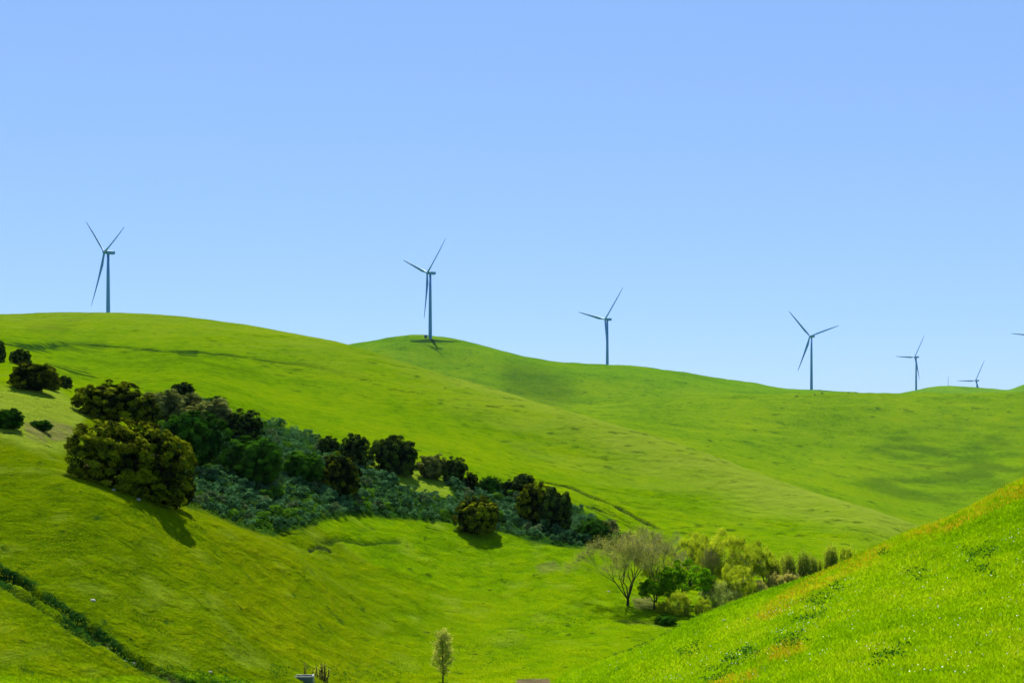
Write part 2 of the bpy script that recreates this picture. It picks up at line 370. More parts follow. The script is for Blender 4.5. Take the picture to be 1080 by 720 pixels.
# ------------------------------------------------------------------ terrain mesh
def build_terrain():
    cols = np.concatenate([np.linspace(-2600, -720, 30), np.arange(-680, -60, 12), np.arange(-60, 1141, 1.8), np.arange(1150, 1780, 12), np.linspace(1820, 3700, 30)])
    segs = [(1.5, 40, 50), (40, 118, 230), (118, 335, 430), (335, 700, 270), (700, 1850, 320), (1850, 3300, 120), (3300, 5600, 24)]
    rows = np.concatenate([np.exp(np.linspace(math.log(a), math.log(b), n, endpoint=False)) for a, b, n in segs] + [[5600.0]])
    PX, Y = np.meshgrid(cols, rows)
    px = PX.ravel(); y = Y.ravel(); x = (px - CX) / F * y
    r = row_of(px, y)
    z = -(r - HY) / F * y + detail(x, y) + carve(x, y)
    nr, nc = len(rows), len(cols)
    lnc = LC[CREST_D][0](px); v = np.log(y)
    crA = np.exp(LC[CREST_A][0](px))
    # pale seed heads along the shoulder of the main hill
    dry = np.exp(-((v - lnc + 0.0) / 0.16) ** 2) * smooth(330, 560, px) * (v < lnc + .3) * 0.74
    dry = np.maximum(dry, 0.35 * np.exp(-((v - lnc) / 0.2) ** 2) * smooth(460, 300, px))
    dry = np.clip(dry + 0.4 * fbm(x / 14, y / 10, 21, 4) * (dry > .05), 0, 1)
    dry = np.maximum(dry, 0.75 * in_soft(px, r, [(0,414),(60,416),(85,440),(70,472),(40,470),(0,455)], 10) * ((y > 140) & (y < 240)))
    dry = np.maximum(dry, 0.55 * in_soft(px, r, [(388,486),(425,492),(468,508),(476,524),(446,520),(400,500)], 5) * ((y > 220) & (y < 300)))
    # patches of seed heads on the lower slopes
    low = (y > 85) & (y < 240)
    dry = np.maximum(dry, np.clip(fbm(x / 4, y / 5, 23, 5) - .22, 0, 1) * .9 * low)
    dirt = np.zeros_like(x); lush = np.zeros_like(x); org = np.zeros_like(x)
    m = (y > 80) & (y < 180) & (x < -15)
    d1 = dist_path(x[m], y[m], DITCH1); d2 = dist_path(x[m], y[m], DITCH2)
    lush[m] = np.maximum(1 - smooth(0.35, 1.25 + .9 * smooth(95, 170, px[m]), d1 + jit(x[m], y[m], 1.6, 1.4)), 0.8 * (1 - smooth(.2, .8, d2 + jit(x[m], y[m], 1.3, .9))))
    dirt[m] = 0.7 * (1 - smooth(.15, .5, d1 + jit(x[m], y[m], 2, .6))) * smooth(85, 130, px[m])
    m = (y > 170) & (y < 330) & (np.abs(x) < 60)
    for P, w in ((BANK1, 1.0), (BANK2, .6), (PIT, .5)):
        d = dist_path(x[m], y[m], P) + jit(x[m], y[m], 2.5, .7, 60)
        dirt[m] = np.maximum(dirt[m], .2 * (1 - smooth(.5 * w, w, d)))
        lush[m] = np.maximum(lush[m], 1 - smooth(.5 * w, 1.15 * w, d))
    for P, w in ((BANK3, .7), (BANK4, .7), (PIT2, .5)):
        lush[m] = np.maximum(lush[m], .6 * (1 - smooth(.3 * w, 1.2 * w, dist_path(x[m], y[m], P) + jit(x[m], y[m], 2.5, .7, 60))))
    m = (y > 330) & (y < 640) & (x < 20)
    lush[m] = np.maximum(lush[m], .75 * smooth(420, 230, px[m]) * (1 - smooth(1, 5, dist_path(x[m], y[m], TRACK) + jit(x[m], y[m], 5, 5, 70))))
    mD = (y > 255) & (y < 660)
    lush = np.maximum(lush, mD * (1 - smooth(.45, .75, lnc - v + .35)) * 0)
    for poly, val, sf in (([(50,384),(90,392),(106,404),(70,400)], 1.0, 5), ([(30,345),(80,342),(60,352)], .25, 8), ([(186,369),(208,370),(206,374),(190,373)], .9, 3), ([(60,362),(110,363),(108,366),(70,366)], .4, 6)):
        lush = np.maximum(lush, val * in_soft(px, r, poly, sf) * ((y > 300) & (y < 640)) * np.clip(.7 + 2.2 * fbm(x / 14, y / 3.5, 31, 3), 0, 1))
    # scattered dark tufts in terraces
    tuft = np.clip(fbm(x / 3.2, y / 2.4, 33, 4) + .35 * fbm(x / 40, y / 30, 37, 2) - .40, 0, 1) * 3.2
    lush = np.maximum(lush, np.clip(tuft, 0, .5) * mD)
    lush = np.maximum(lush, np.clip(np.clip(fbm(x / 8, y / 11, 34, 4) - .38, 0, 1) * 2.4, 0, .55) * ((y > 660) & (y < 2300)))
    lush = np.maximum(lush, np.clip(np.clip(fbm(x / 1.5, y / 1.7, 35, 4) - .46, 0, 1) * 4.0, 0, .8) * (low & (y > crA + 5)))
    # soft dark zone on the right-hand hill
    lush = np.maximum(lush, .42 * in_soft(px, r, [(940,480),(990,470),(1060,478),(1070,500),(980,515),(930,500)], 45) * ((y > 600) & (y < 1450)) * np.clip(.45 + 1.6 * fbm(x / 22, y / 20, 36, 4), 0, 1))
    lush = np.maximum(lush, .32 * in_soft(px, r, [(540,396),(575,403),(592,412),(580,416),(550,408)], 26) * ((y > 1000) & (y < 1760)))  # shade in the far hill's valley fold, painted as darker ground
    # shrub litter in the gully
    lush = np.maximum(lush, .8 * in_soft(px, r, SHRUB_POLY, 5) * ((y > 160) & (y < 300)) * (dry < .4))
    # dark streaks at the foot of the second turbine
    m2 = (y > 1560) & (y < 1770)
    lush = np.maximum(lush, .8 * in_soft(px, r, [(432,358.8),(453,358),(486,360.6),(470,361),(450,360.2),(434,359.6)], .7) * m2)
    # bare earth
    dirt = np.maximum(dirt, .5 * in_soft(px, r, [(28,448),(52,445),(76,452),(70,462),(48,465),(30,458)], 5) * ((y > 140) & (y < 190)) * np.clip(.8 + 1.5 * fbm(x / 2, y / 2, 41, 3), 0, 1))
    dirt = np.maximum(dirt, 1.0 * in_soft(px, r, [(546,716),(578,715),(580,724),(546,724)], 2) * ((y > 140) & (y < 170)))
    dirt = np.maximum(dirt, .45 * in_soft(px, r, [(668,632),(686,631),(690,640),(672,641)], 3) * ((y > 185) & (y < 220)))
    dirt = np.maximum(dirt, .28 * in_soft(px, r, [(566,598),(584,594),(590,600),(570,604)], 3) * ((y > 185) & (y < 240)))
    dirt = np.maximum(dirt, .6 * in_soft(px, r, [(80,488),(130,515),(150,524),(130,505),(95,486)], 3) * ((y > 140) & (y < 180)))
    # orange dry grass on the right-hand spur
    nearA = (y < crA + 4) & (y > 30)
    for poly, val, sf in (([(1090,503),(1000,546),(940,574),(930,590),(1000,560),(1090,520)], 1.0, 5), ([(940,576),(880,600),(840,622),(800,648),(812,650),(860,624),(930,590)], .85, 5), ([(838,676),(800,692),(765,712),(740,726),(775,726),(815,700),(850,682)], .95, 6), ([(1000,552),(960,574),(975,574),(1020,556)], .6, 6)):
        org = np.maximum(org, val * in_soft(px, r, poly, sf) * nearA * np.clip(.5 + 1.4 * fbm(x / 2.2, y / 4, 43, 4), 0, .8))
    lush = np.maximum(lush, np.clip(np.clip(fbm(x / 3, y / 5, 44, 4) - .42, 0, 1) * 3, 0, .6) * nearA)
    far = smooth(1400, 1800, y) * (1 - .0)  # painted haze tint, growing with distance
    olive = ((y < 200) & (y > crA + 4)) * smooth(620, 260, px) * smooth(60, 110, y)
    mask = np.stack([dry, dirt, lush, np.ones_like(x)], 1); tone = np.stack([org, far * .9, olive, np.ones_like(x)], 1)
    V = np.stack([x, y, z], 1)
    I = np.arange(nr * nc).reshape(nr, nc)
    Q = np.stack([I[:-1, :-1], I[:-1, 1:], I[1:, 1:], I[1:, :-1]], -1).reshape(-1, 4)
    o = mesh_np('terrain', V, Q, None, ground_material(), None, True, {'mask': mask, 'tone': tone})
    tag(o, 'rolling green grass hills and valley', 'terrain', kind='structure')
    return o

def in_soft(px, py, poly, s):
    """1 inside a polygon (in picture columns and rows of the slope), falling to 0 within s outside"""
    P = np.array(poly, float)
    lo = P.min(0) - s; hi = P.max(0) + s
    out = np.zeros_like(px)
    m = (px > lo[0]) & (px < hi[0]) & (py > lo[1]) & (py < hi[1])
    if not m.any(): return out
    x = px[m]; y = py[m]; ins = np.zeros(len(x), bool); d = np.full(len(x), 1e9)
    for a, b in zip(P, np.roll(P, -1, 0)):
        c = (a[1] > y) != (b[1] > y)
        with np.errstate(divide='ignore', invalid='ignore'):
            ins ^= c & (x < (b[0]-a[0]) * (y-a[1]) / (b[1]-a[1]) + a[0])
        ab = b - a; t = np.clip(((x-a[0])*ab[0] + (y-a[1])*ab[1]) / (ab @ ab), 0, 1)
        d = np.minimum(d, np.hypot(x-a[0]-t*ab[0], y-a[1]-t*ab[1]))
    out[m] = np.where(ins, 1.0, 1 - smooth(0, s, d)); return out

SHRUB_POLY = [(192,533),(190,500),(160,462),(166,442),(208,428),(240,444),(282,447),(330,462),(360,478),(400,488),(440,500),(500,512),(560,522),(610,540),(650,560),(652,578),(610,577),(560,571),(530,561),(480,550),(420,544),(380,540),(330,550),(288,562),(250,550),(215,537)]
BARE_POLY = [(388,486),(425,492),(468,508),(476,524),(446,520),(400,500)]
terrain = build_terrain()

# ------------------------------------------------------------------ trees
bark = simple_mat('bark', (0.018,0.013,0.009), (0.05,0.038,0.028), .9, 2.0, .1, .05)
bark_grey = simple_mat('grey_bark', (0.115,0.120,0.055), (0.19,0.19,0.09), .9, 2.0, .1)
M_OAK = leaf_material('oak_leaves', (0.003,0.008,0.001), (0.185,0.222,0.003), .06, lo=.47, hi=1.0)
M_OAKD = leaf_material('dark_oak_leaves', (0.003,0.009,0.002), (0.075,0.135,0.010), .08, lo=.40, hi=.95)
M_GREEN = leaf_material('deep_green_leaves', (0.004,0.026,0.002), (0.040,0.125,0.004), .2)
M_GREY = leaf_material('grey_olive_leaves', (0.030,0.045,0.008), (0.180,0.205,0.040), .2)
M_LIME = leaf_material('fresh_green_leaves', (0.018,0.085,0.001), (0.170,0.370,0.002), .4)
M_YEL = leaf_material('yellow_green_leaves', (0.150,0.225,0.004), (0.430,0.490,0.020), .48)
M_PALE = leaf_material('pale_yellow_leaves', (0.20,0.24,0.03), (0.44,0.46,0.09), .45)
M_SAGE = leaf_material('pale_grey_green_leaves', (0.150,0.205,0.040), (0.42,0.46,0.12), .4)
M_TWIG = leaf_material('grey_buds', (0.13,0.15,0.045), (0.33,0.34,0.060), .35)
M_BUFF = leaf_material('buff_leaves', (0.24,0.23,0.04), (0.50,0.46,0.13), .45)
M_UPR = leaf_material('slate_green_leaves', (0.026,0.052,0.024), (0.40,0.48,0.02), .4, lo=.32, hi=.95)
M_SHRUB = leaf_material('blue_green_shrub_leaves', (0.004,0.030,0.011), (0.135,0.300,0.105), .12, scale=.6, lo=.33, hi=.92)
M_SHRUB2 = leaf_material('grey_green_shrub_leaves', (0.010,0.034,0.012), (0.230,0.320,0.125), .12, scale=.6, lo=.33, hi=.92)
M_SHRUB3 = leaf_material('bright_green_shrub_leaves', (0.022,0.095,0.006), (0.110,0.240,0.012), .25, scale=.6)

def puffs(r, n, rx, ry, rz, zc, pr, per, low=-0.35, lump=0.16, box=1.0):
    """leaf-spray centres and normals of a crown made of many clumps on a lumpy dome"""
    C = []; Nn = []; Sv = []
    k = 0
    while k < n:
        d = r.normal(size=3); d /= np.linalg.norm(d)
        if d[2] < low: continue
        hh = math.hypot(d[0], d[1]) + 1e-6; d = np.array([d[0]/hh*hh**box, d[1]/hh*hh**box, math.copysign(abs(d[2])**(.5+.5*box), d[2])])
        w = 1 + lump * math.sin(3 * d[0] + 5 * d[1] + r.random() * .5) + r.normal() * .07
        rr = min(r.uniform(.70, .90) * w, .96)
        c = np.array([d[0]*rx*rr, d[1]*ry*rr, zc + d[2]*rz*rr])
        q = pr * r.uniform(.5, 1.35)
        e = r.normal(size=(per, 3)); e /= np.linalg.norm(e, axis=1)[:, None]
        e[:, 2] = np.where(r.random(per) < .6, np.abs(e[:, 2]), e[:, 2])
        e += d * .35; e /= np.linalg.norm(e, axis=1)[:, None]
        rad = q * r.uniform(.62, 1.06, per)[:, None]
        C.append(c + e * rad * np.array([1, 1, .8])); Nn.append(e)
        Sv.append(np.full(per, np.clip(.45 + r.normal() * .22, 0, 1)) + r.normal(size=per) * .2)
        k += 1
    return np.concatenate(C), np.concatenate(Nn), np.clip(np.concatenate(Sv), 0, 1)

def inner(r, n, rx, ry, rz, zc):
    d = r.normal(size=(n, 3)); d /= np.linalg.norm(d, axis=1)[:, None]
    d *= (r.random(n) ** .4)[:, None] * .80
    return d * np.array([rx, ry, rz]) + np.array([0, 0, zc])

def limbs(r, tb, H, rx, ry, trunk_r, z0, nl=6, k=7, up=.5, spread=.5):
    base = [np.array([0, 0, -.6]), np.array([.02, 0, 0]), np.array([r.normal()*.12, r.normal()*.12, z0*.6]), np.array([r.normal()*.2, r.normal()*.2, z0])]
    tb.tube(base, [trunk_r*1.35, trunk_r*1.1, trunk_r*.9, trunk_r*.8], k)
    tips = []
    for i in range(nl):
        a = 2*math.pi*i/nl + r.normal()*.3
        e = np.array([math.cos(a)*rx*spread*r.uniform(.7,1.1), math.sin(a)*ry*spread*r.uniform(.7,1.1), H*r.uniform(up-.12, up+.22)])
        s = base[-1] - np.array([0, 0, r.random()*z0*.3])
        mid = s*.5 + e*.5 + np.array([r.normal()*.25, r.normal()*.25, .08*H*r.random()])
        tb.tube([s, mid, e], [trunk_r*.55, trunk_r*.33, trunk_r*.1], max(4, k-2)); tips.append((mid, e))
        for j in range(2):
            e2 = e + np.array([r.normal()*rx*.25, r.normal()*ry*.25, H*.12*r.random()])
            tb.tube([mid, mid*.4+e2*.6+r.normal(size=3)*.1, e2], [trunk_r*.26, trunk_r*.16, trunk_r*.05], 4)
    return tips

PROTO = {}
def keep(key, root):
    PROTO[key] = [root, False]; return root

def proto_oak(key, seed, mat, W=10.0, H=7.0, n=85, pr=.85, per=260, leaf=.15, low=-.8, trunk_h=1.5, D=None, lump=.26, box=.84):
    r = np.random.default_rng(seed)
    rx = W/2; ry = (D or W*.85)/2; zc = H*.44; rz = H*.56
    root = thing('oak_tree', 'x', 'tree')
    C, Nn, S = puffs(r, n, rx, ry, rz, zc, pr, per, low, lump, box)
    Ci = inner(r, 2200, rx, ry, rz, zc)  # large inner leaves added to keep sun from passing through the crown
    keepm = C[:, 2] > .15
    C = C[keepm]; Nn = Nn[keepm]; S = S[keepm]
    C = np.concatenate([C, Ci]); Nn = np.concatenate([Nn, r.normal(size=Ci.shape)]); S = np.concatenate([S, np.full(len(Ci), .1)])  # inner leaves share one dark tone: shade painted into the crown's core
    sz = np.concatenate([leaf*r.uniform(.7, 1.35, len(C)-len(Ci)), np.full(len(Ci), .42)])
    E = (C - np.array([0, 0, zc*.8])) / np.array([rx, ry, rz]); E /= np.linalg.norm(E, axis=1)[:, None] + 1e-6
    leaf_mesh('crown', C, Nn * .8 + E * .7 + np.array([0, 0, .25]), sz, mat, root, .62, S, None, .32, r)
    tb = Tubes(); limbs(r, tb, H, rx, ry, .045*W*.8, trunk_h, 7); tb.build('trunk', bark, root)
    return keep(key, root)

def proto_loose(key, seed, name, mat, W, H, n=40, pr=.8, per=130, leaf=.16, low=-.3, trunk_h=1.6, vertical=0.0, trunk_r=.2, barkm=None, zc_f=.55, aspect=.5, nl=6, trunk_name='trunk'):
    r = np.random.default_rng(seed)
    rx = W/2; ry = W*.45; zc = H*zc_f; rz = H*(1-zc_f)
    root = thing(name, 'x', 'tree')
    C, Nn, S = puffs(r, n, rx, ry, rz, zc, pr, per, low, .22)
    if vertical:
        C[:, 2] += r.normal(size=len(C)) * .35 * pr
    m = C[:, 2] > .1; C = C[m]; Nn = Nn[m]; S = S[m]
    ax = None
    if vertical: ax = np.tile(np.array([0, 0, 1.0]), (len(C), 1)) + .5 * (C - np.array([0, 0, zc])) / np.array([rx, ry, rz]) * (1-vertical)
    leaf_mesh('crown', C, Nn, leaf*r.uniform(.7, 1.4, len(C)), mat, root, aspect, S, ax, .8, r)
    tb = Tubes(); limbs(r, tb, H*.95, rx, ry, trunk_r, trunk_h, nl, 6, .62, .6); tb.build(trunk_name, barkm or bark, root)
    return keep(key, root)

def proto_bare(key, seed, W, H, mat_leaf, depth=6, buds=17000, name='bare_tree', r0=.2, z0=1.0, nl=6):
    """leafless tree: forking limbs that fan out into a dome of fine twigs"""
    r = np.random.default_rng(seed)
    root = thing(name, 'x', 'tree'); tb = Tubes(); tw = Tubes(); tips = []
    tb.tube([(0, 0, -.5), (0, 0, .2), (.05, .03, z0)], [r0*1.3, r0, r0*.8], 7)
    def grow(p, d, L, rad, lv):
        q = p + d * L * .55 + r.normal(size=3) * L * .04; e = p + d * L + r.normal(size=3) * L * .07 + np.array([0, 0, .05*L])
        (tb if lv < 3 else tw).tube([p, q, e], [max(rad, .014), max(rad*.75, .013), max(rad*.5, .011)], 6 if lv < 2 else (4 if lv < 3 else 3))
        tips.append(e); tips.append(q)
        if lv >= depth: return
        for i in range(3 if lv < depth-1 else 4):
            a = r.normal(size=3); a -= a @ d * d; a /= np.linalg.norm(a) + 1e-9
            dd = d + a * r.uniform(.30, .62) + np.array([0, 0, .06]); dd /= np.linalg.norm(dd)
            grow(q*.35 + e*.65 if i else e, dd, L * r.uniform(.62, .82), rad*.5, lv+1)
    for i in range(nl):
        a = 2*math.pi*i/nl + r.normal()*.25; s = r.uniform(.15, .66)
        d = np.array([math.cos(a)*s*W/H*.95, math.sin(a)*s*W/H*.85, .95]); d /= np.linalg.norm(d)
        grow(np.array([.05, .03, z0*r.uniform(.75, 1)]), d, H*.36*r.uniform(.85, 1.1), r0*.5, 1)
    tb.build('trunk', bark, root); tw.build('twigs', bark_grey, root)
    T = np.array(tips); T = T[T[:, 2] > H*.3]
    C = T[r.integers(0, len(T), buds)] + r.normal(size=(buds, 3)) * .28
    leaf_mesh('crown', C, r.normal(size=C.shape), .06*r.uniform(.6, 1.6, buds), mat_leaf, root, .5, None, None, 1, r)
    return keep(key, root)

def proto_upright(key, seed, W, H, mat, nst=26, per=90, name='poplar_tree', leaf=.10):
    r = np.random.default_rng(seed)
    root = thing(name, 'x', 'tree'); tb = Tubes(); C = []; A = []; S = []
    for i in range(nst):
        a = r.random()*2*math.pi; q = math.sqrt(r.random())
        b = np.array([math.cos(a)*q*W*.36, math.sin(a)*q*W*.36, -.2]); hh = H*r.uniform(.62, 1.0)*(1-.42*q)
        e = np.array([math.cos(a)*q*W*.33 + r.normal()*.1, math.sin(a)*q*W*.33 + r.normal()*.1, hh])
        m = b*.5+e*.5 + r.normal(size=3)*.08
        tb.tube([b, m, e], [.045, .03, .008], 4)
        t = .12 + .9 * r.random(per)**.8
        P = b[None]*(1-t[:, None]) + e[None]*t[:, None] + r.normal(size=(per, 3)) * np.array([.14, .14, .2]) * (W/2.0)
        C.append(P); A.append(np.tile((e-b)/np.linalg.norm(e-b), (per, 1))); S.append(np.clip(.15 + .55*t + r.normal(size=per)*.15, 0, 1))
    C = np.concatenate(C); A = np.concatenate(A); S = np.concatenate(S); m = C[:, 2] > .1
    leaf_mesh('crown', C[m], r.normal(size=C.shape)[m], leaf*r.uniform(.8, 1.7, m.sum()), mat, root, .32, S[m], A[m]*2.2, 1, r)
    tb.build('stems', bark, root)
    return keep(key, root)

def proto_conical(key, seed, W, H, mat):
    r = np.random.default_rng(seed); root = thing('young_tree', 'x', 'tree'); tb = Tubes(); C = []; A = []
    tb.tube([(0,0,-.4),(0.03,0,H*.3),(-.05,.02,H*.65),(0,0,H*.97)], [.10,.075,.045,.01], 6)
    for i in range(46):
        z = H*(.16 + .78*(i/46)**.9); a = i*2.4 + r.normal()*.3; f = z/H
        L = W*.5*(min(1, (f-.05)/.25))*(1-f*.62)*r.uniform(.75, 1.1)
        e = np.array([math.cos(a)*L, math.sin(a)*L, z + L*.75]); s = np.array([0, 0, z])
        tb.tube([s, s*.5+e*.5-np.array([0,0,.05]), e], [.022, .014, .005], 3)
        n = 75; t = r.random(n)**.6
        C.append(s[None]*(1-t[:, None]) + e[None]*t[:, None] + r.normal(size=(n, 3))*.13); A.append(np.tile(e-s, (n, 1)))
    C = np.concatenate(C); A = np.concatenate(A)
    leaf_mesh('crown', C, r.normal(size=C.shape), .085*r.uniform(.7, 1.6, len(C)), mat, root, .5, None, A, 1, r)
    tb.build('trunk', bark, root)
    return keep(key, root)

DIM = {}
def place(key, px, py, w, h, lo, hi, label, cat='tree', group=None, name=None, rz=None, tilt=0.0, depth=1.0, sink=.15):
    """stand a copy of a prototype on the slope seen at (px, py); w, h: its size in picture pixels"""
    root, used = PROTO[key]
    if used:
        c = root.copy(); COL.objects.link(c)
        for ch in root.children:
            k = ch.copy(); COL.objects.link(k); k.parent = c
        if name: c.name = name
        root0 = root; root = c
    else:
        PROTO[key][1] = True
        if name: root.name = name
    Y = hit(px, py, lo, hi); x, y = wxy(px, Y)
    W, H = DIM[key]
    sx = w / F * Y / W; sz = h / F * Y / H
    root.location = (x, y, h1(x, y) - sink)
    root.scale = (sx, sx*depth, sz)
    root.rotation_euler = (0, tilt, random.uniform(-.5, .5) if rz is None else rz)
    tag(root, label, cat, group)
    for q in ('group',):
        if group is None and q in root: del root[q]
    return root

proto_oak('oakA', 11, M_OAK, 10, 7, 240, .50, 140); DIM['oakA'] = (10.6, 7.4)
proto_oak('oakB', 12, M_OAK, 10, 8, 230, .54, 140); DIM['oakB'] = (10.8, 8.5)
proto_oak('oakC', 13, M_OAKD, 10, 8, 230, .54, 140); DIM['oakC'] = (10.8, 8.5)
proto_oak('oakD', 14, M_OAKD, 10, 6.5, 220, .52, 140); DIM['oakD'] = (10.8, 7.0)
proto_oak('oakG', 15, M_GREY, 8, 6.5, 100, .6, 140, .13, -.5, 1.6); DIM['oakG'] = (8.6, 7.0)
proto_oak('green', 16, M_GREEN, 8, 6, 170, .46, 130, .12, -.8, 1.0); DIM['green'] = (8.5, 6.4)
proto_oak('bigoak', 17, M_OAK, 14, 9.5, 560, .54, 130, .115, -.9, 1.6, D=10, box=.82); DIM['bigoak'] = (14.4, 9.9)
proto_loose('lime', 21, 'broadleaf_tree', M_LIME, 8, 7, 90, .62, 150, .13, -.45, 1.8, 0, .24, zc_f=.58); DIM['lime'] = (8.4, 7.3)
proto_loose('willow', 22, 'willow_tree', M_YEL, 6, 7, 95, .55, 190, .085, -.75, 1.2, .6, .16, bark_grey, .5, .36, 8); DIM['willow'] = (6.4, 7.3)
proto_loose('willow2', 23, 'willow_tree', M_YEL, 6, 6, 90, .55, 190, .085, -.75, 1.0, .6, .16, bark_grey, .5, .36, 8); DIM['willow2'] = (6.4, 6.4)
proto_loose('sage', 24, 'willow_bush', M_SAGE, 4, 4, 40, .5, 120, .11, -.8, .5, .75, .09, bark_grey, .48, .3, 7, 'stems'); DIM['sage'] = (4.4, 4.3)
proto_loose('yelbush', 25, 'round_bush', M_YEL, 3.4, 3.2, 95, .34, 120, .07, -.9, .4, .4, .07, bark_grey, .48, .4, 7, 'stems'); DIM['yelbush'] = (3.6, 3.4)
proto_loose('buff', 26, 'buff_bush', M_BUFF, 3, 2.0, 40, .35, 110, .09, -.6, .3, .3, .06, bark_grey, .45, .45, 6, 'stems'); DIM['buff'] = (3.3, 2.3)
proto_bare('bareA', 31, 11, 9, M_TWIG); DIM['bareA'] = (10.5, 9.0)
proto_bare('bareB', 32, 8, 8, M_TWIG, 6, 8000, r0=.15); DIM['bareB'] = (8.5, 8.2)
proto_upright('upA', 33, 2.6, 5.2, M_UPR, 30, 100); DIM['upA'] = (2.7, 5.1)
proto_upright('upB', 34, 2.6, 4.5, M_YEL, 22, 70); DIM['upB'] = (2.7, 4.4)
proto_conical('cone', 35, 3.2, 5.6, M_PALE); DIM['cone'] = (3.3, 5.6)
proto_upright('broom', 36, 1.6, 2.2, M_BUFF, 22, 10, 'bare_sapling', .05); DIM['broom'] = (1.6, 2.2)

place('oakB', 182, 535, 50, 54, 150, 182, 'lower oak merged with the right flank of the largest oak', rz=3.0)
place('bigoak', 128, 516, 144, 88, 135, 172, 'largest oak, a broad dark dome with olive top on the left slope', rz=0.0, tilt=.30, sink=.9)
place('oakA', 116, 446, 84, 46, 180, 215, 'wide dark oak with brown-olive top right behind the largest oak', tilt=.1)
place('oakB', 152, 452, 40, 38, 185, 225, 'smaller oak leaning against the wide dark oak, above the gully shrubs')
place('oakA', 33, 413, 62, 34, 190, 260, 'spreading olive oak on the pale grass shoulder at the far left', rz=2.0, tilt=.12)
place('oakD', 22, 384, 25, 19, 235, 330, 'small dark oak peeping over the spreading olive oak at far left')
place('oakC', 0, 382, 17, 26, 235, 330, 'dark oak cut by the left edge of the photo')
place('oakB', 53, 412, 28, 22, 190, 260, 'small olive oak at the right end of the spreading olive oak', rz=1.1)
place('oakD', 68, 409, 20, 15, 205, 280, 'low dark bush right of the spreading olive oak', 'bush', name='oak_bush')
place('green', 10, 451, 36, 24, 150, 185, 'low dark green bush beside the bare earth at the left edge', 'bush', name='oak_bush')
place('green', 44, 454, 30, 13, 150, 185, 'low dark scrub lying along the bare earth on the left slope', 'bush', name='oak_bush')
place('oakG', 168, 446, 56, 40, 215, 262, 'grey-olive thin-leaved tree behind the largest oak')
place('oakD', 194, 417, 30, 17, 262, 310, 'lone round blue-dark bush on the hillside above the gully', 'bush', name='oak_bush')
place('oakG', 192, 436, 54, 27, 240, 290, 'grey-brown tree below the lone round bush')
place('oakG', 222, 450, 60, 36, 235, 275, 'pale olive tree behind the feathery deep green tree')
place('oakD', 229, 432, 30, 17, 245, 290, 'small dark oak on top of the gully between pale olive trees')
place('oakC', 256, 466, 50, 40, 225, 262, 'dark pointed oak at the upper end of the gully')
place('green', 203, 492, 82, 62, 185, 215, 'tall feathery deep green tree right of the largest oak')
place('green', 268, 508, 80, 52, 200, 245, 'rounded deep green tree above the shrubs in the gully', rz=1.2)
place('green', 318, 508, 56, 36, 215, 255, 'lower deep green tree left of the olive-topped gully oak', rz=2.4)
place('oakB', 358, 524, 54, 52, 215, 250, 'olive-topped oak standing amid the gully shrubs', rz=.8)
place('oakD', 347, 479, 28, 22, 245, 285, 'small dark oak left of the pair on the upper gully rim')
place('oakC', 374, 489, 40, 36, 245, 285, 'dark oak left of the widest oak on the upper gully rim', rz=1.5)
place('oakD', 415, 498, 58, 42, 240, 285, 'widest blackish oak on the upper gully rim above pale grass', tilt=.12)
place('oakG', 455, 505, 36, 30, 240, 280, 'light olive open-crowned oak right of the pale grass strip', rz=.4)
place('oakC', 479, 509, 32, 30, 245, 285, 'dark oak touching the light olive oak on the gully rim')
place('oakB', 497, 516, 18, 20, 245, 280, 'narrow brownish oak on the gully rim', rz=2.0)
place('green', 517, 521, 28, 20, 245, 280, 'small green-blue oak at the middle of the gully rim')
place('oakC', 540, 524, 30, 20, 245, 282, 'dark oak directly left of the big twin-lobed oak')
place('oakD', 553, 514, 26, 16, 250, 295, 'small dark oak behind the big twin-lobed oak')
place('oakB', 563, 552, 44, 47, 232, 262, 'left lobe oak of the big twin-lobed clump, brownish olive', rz=.2)
place('oakC', 585, 562, 46, 50, 230, 262, 'right half of the big twin-lobed clump, black-green oak', rz=1.9)
place('oakA', 503, 563, 58, 42, 218, 245, 'lone round olive-topped oak at the lower edge of the shrubs', rz=1.0)
place('green', 625, 573, 40, 28, 232, 262, 'dark green bush at the right end of the gully shrubs', 'bush', name='oak_bush')
place('oakG', 642, 566, 26, 20, 240, 275, 'olive bush at the right end of the gully shrubs', 'bush', name='oak_bush')
place('green', 655, 577, 38, 18, 235, 262, 'flat green bush rightmost in the gully, above the bare tree', 'bush', name='oak_bush', rz=2.2)
place('lime', 191, 503, 24, 22, 175, 205, 'small bright green shrub by the right foot of the largest oak', 'bush', name='green_bush')


# the grove by the stream
place('bareA', 662, 638, 92, 68, 188, 212, 'leafless grey tree with fanning limbs at the left of the grove', rz=0)
place('bareB', 692, 634, 58, 62, 205, 225, 'grey leafless tree just behind and right of the fanning one')
place('lime', 690, 642, 36, 38, 188, 212, 'small fresh green tree with forked dark trunk in the grove')
place('lime', 722, 641, 66, 54, 192, 215, 'large fresh green tree in front of the willows', rz=1.4)
place('yelbush', 716, 648, 30, 27, 186, 206, 'round yellow-green bush in front of the large green tree', 'bush')
place('yelbush', 698, 645, 17, 13, 186, 206, 'tiny yellow bush between the green tree trunks', 'bush', rz=1.0)
place('willow', 728, 612, 50, 52, 212, 240, 'yellow willow with a grey middle behind the large green tree')
place('willow2', 746, 618, 36, 48, 205, 238, 'yellow willow left of the tallest willow', rz=1.2)
place('willow', 767, 620, 58, 64, 208, 238, 'tallest yellow-green willow in the middle of the grove', rz=2.2)
place('willow2', 792, 617, 48, 50, 215, 245, 'yellow-green willow right of the tallest willow', rz=.3)
place('willow2', 776, 634, 46, 42, 196, 225, 'low willow in front of the tallest willow', rz=2.9)
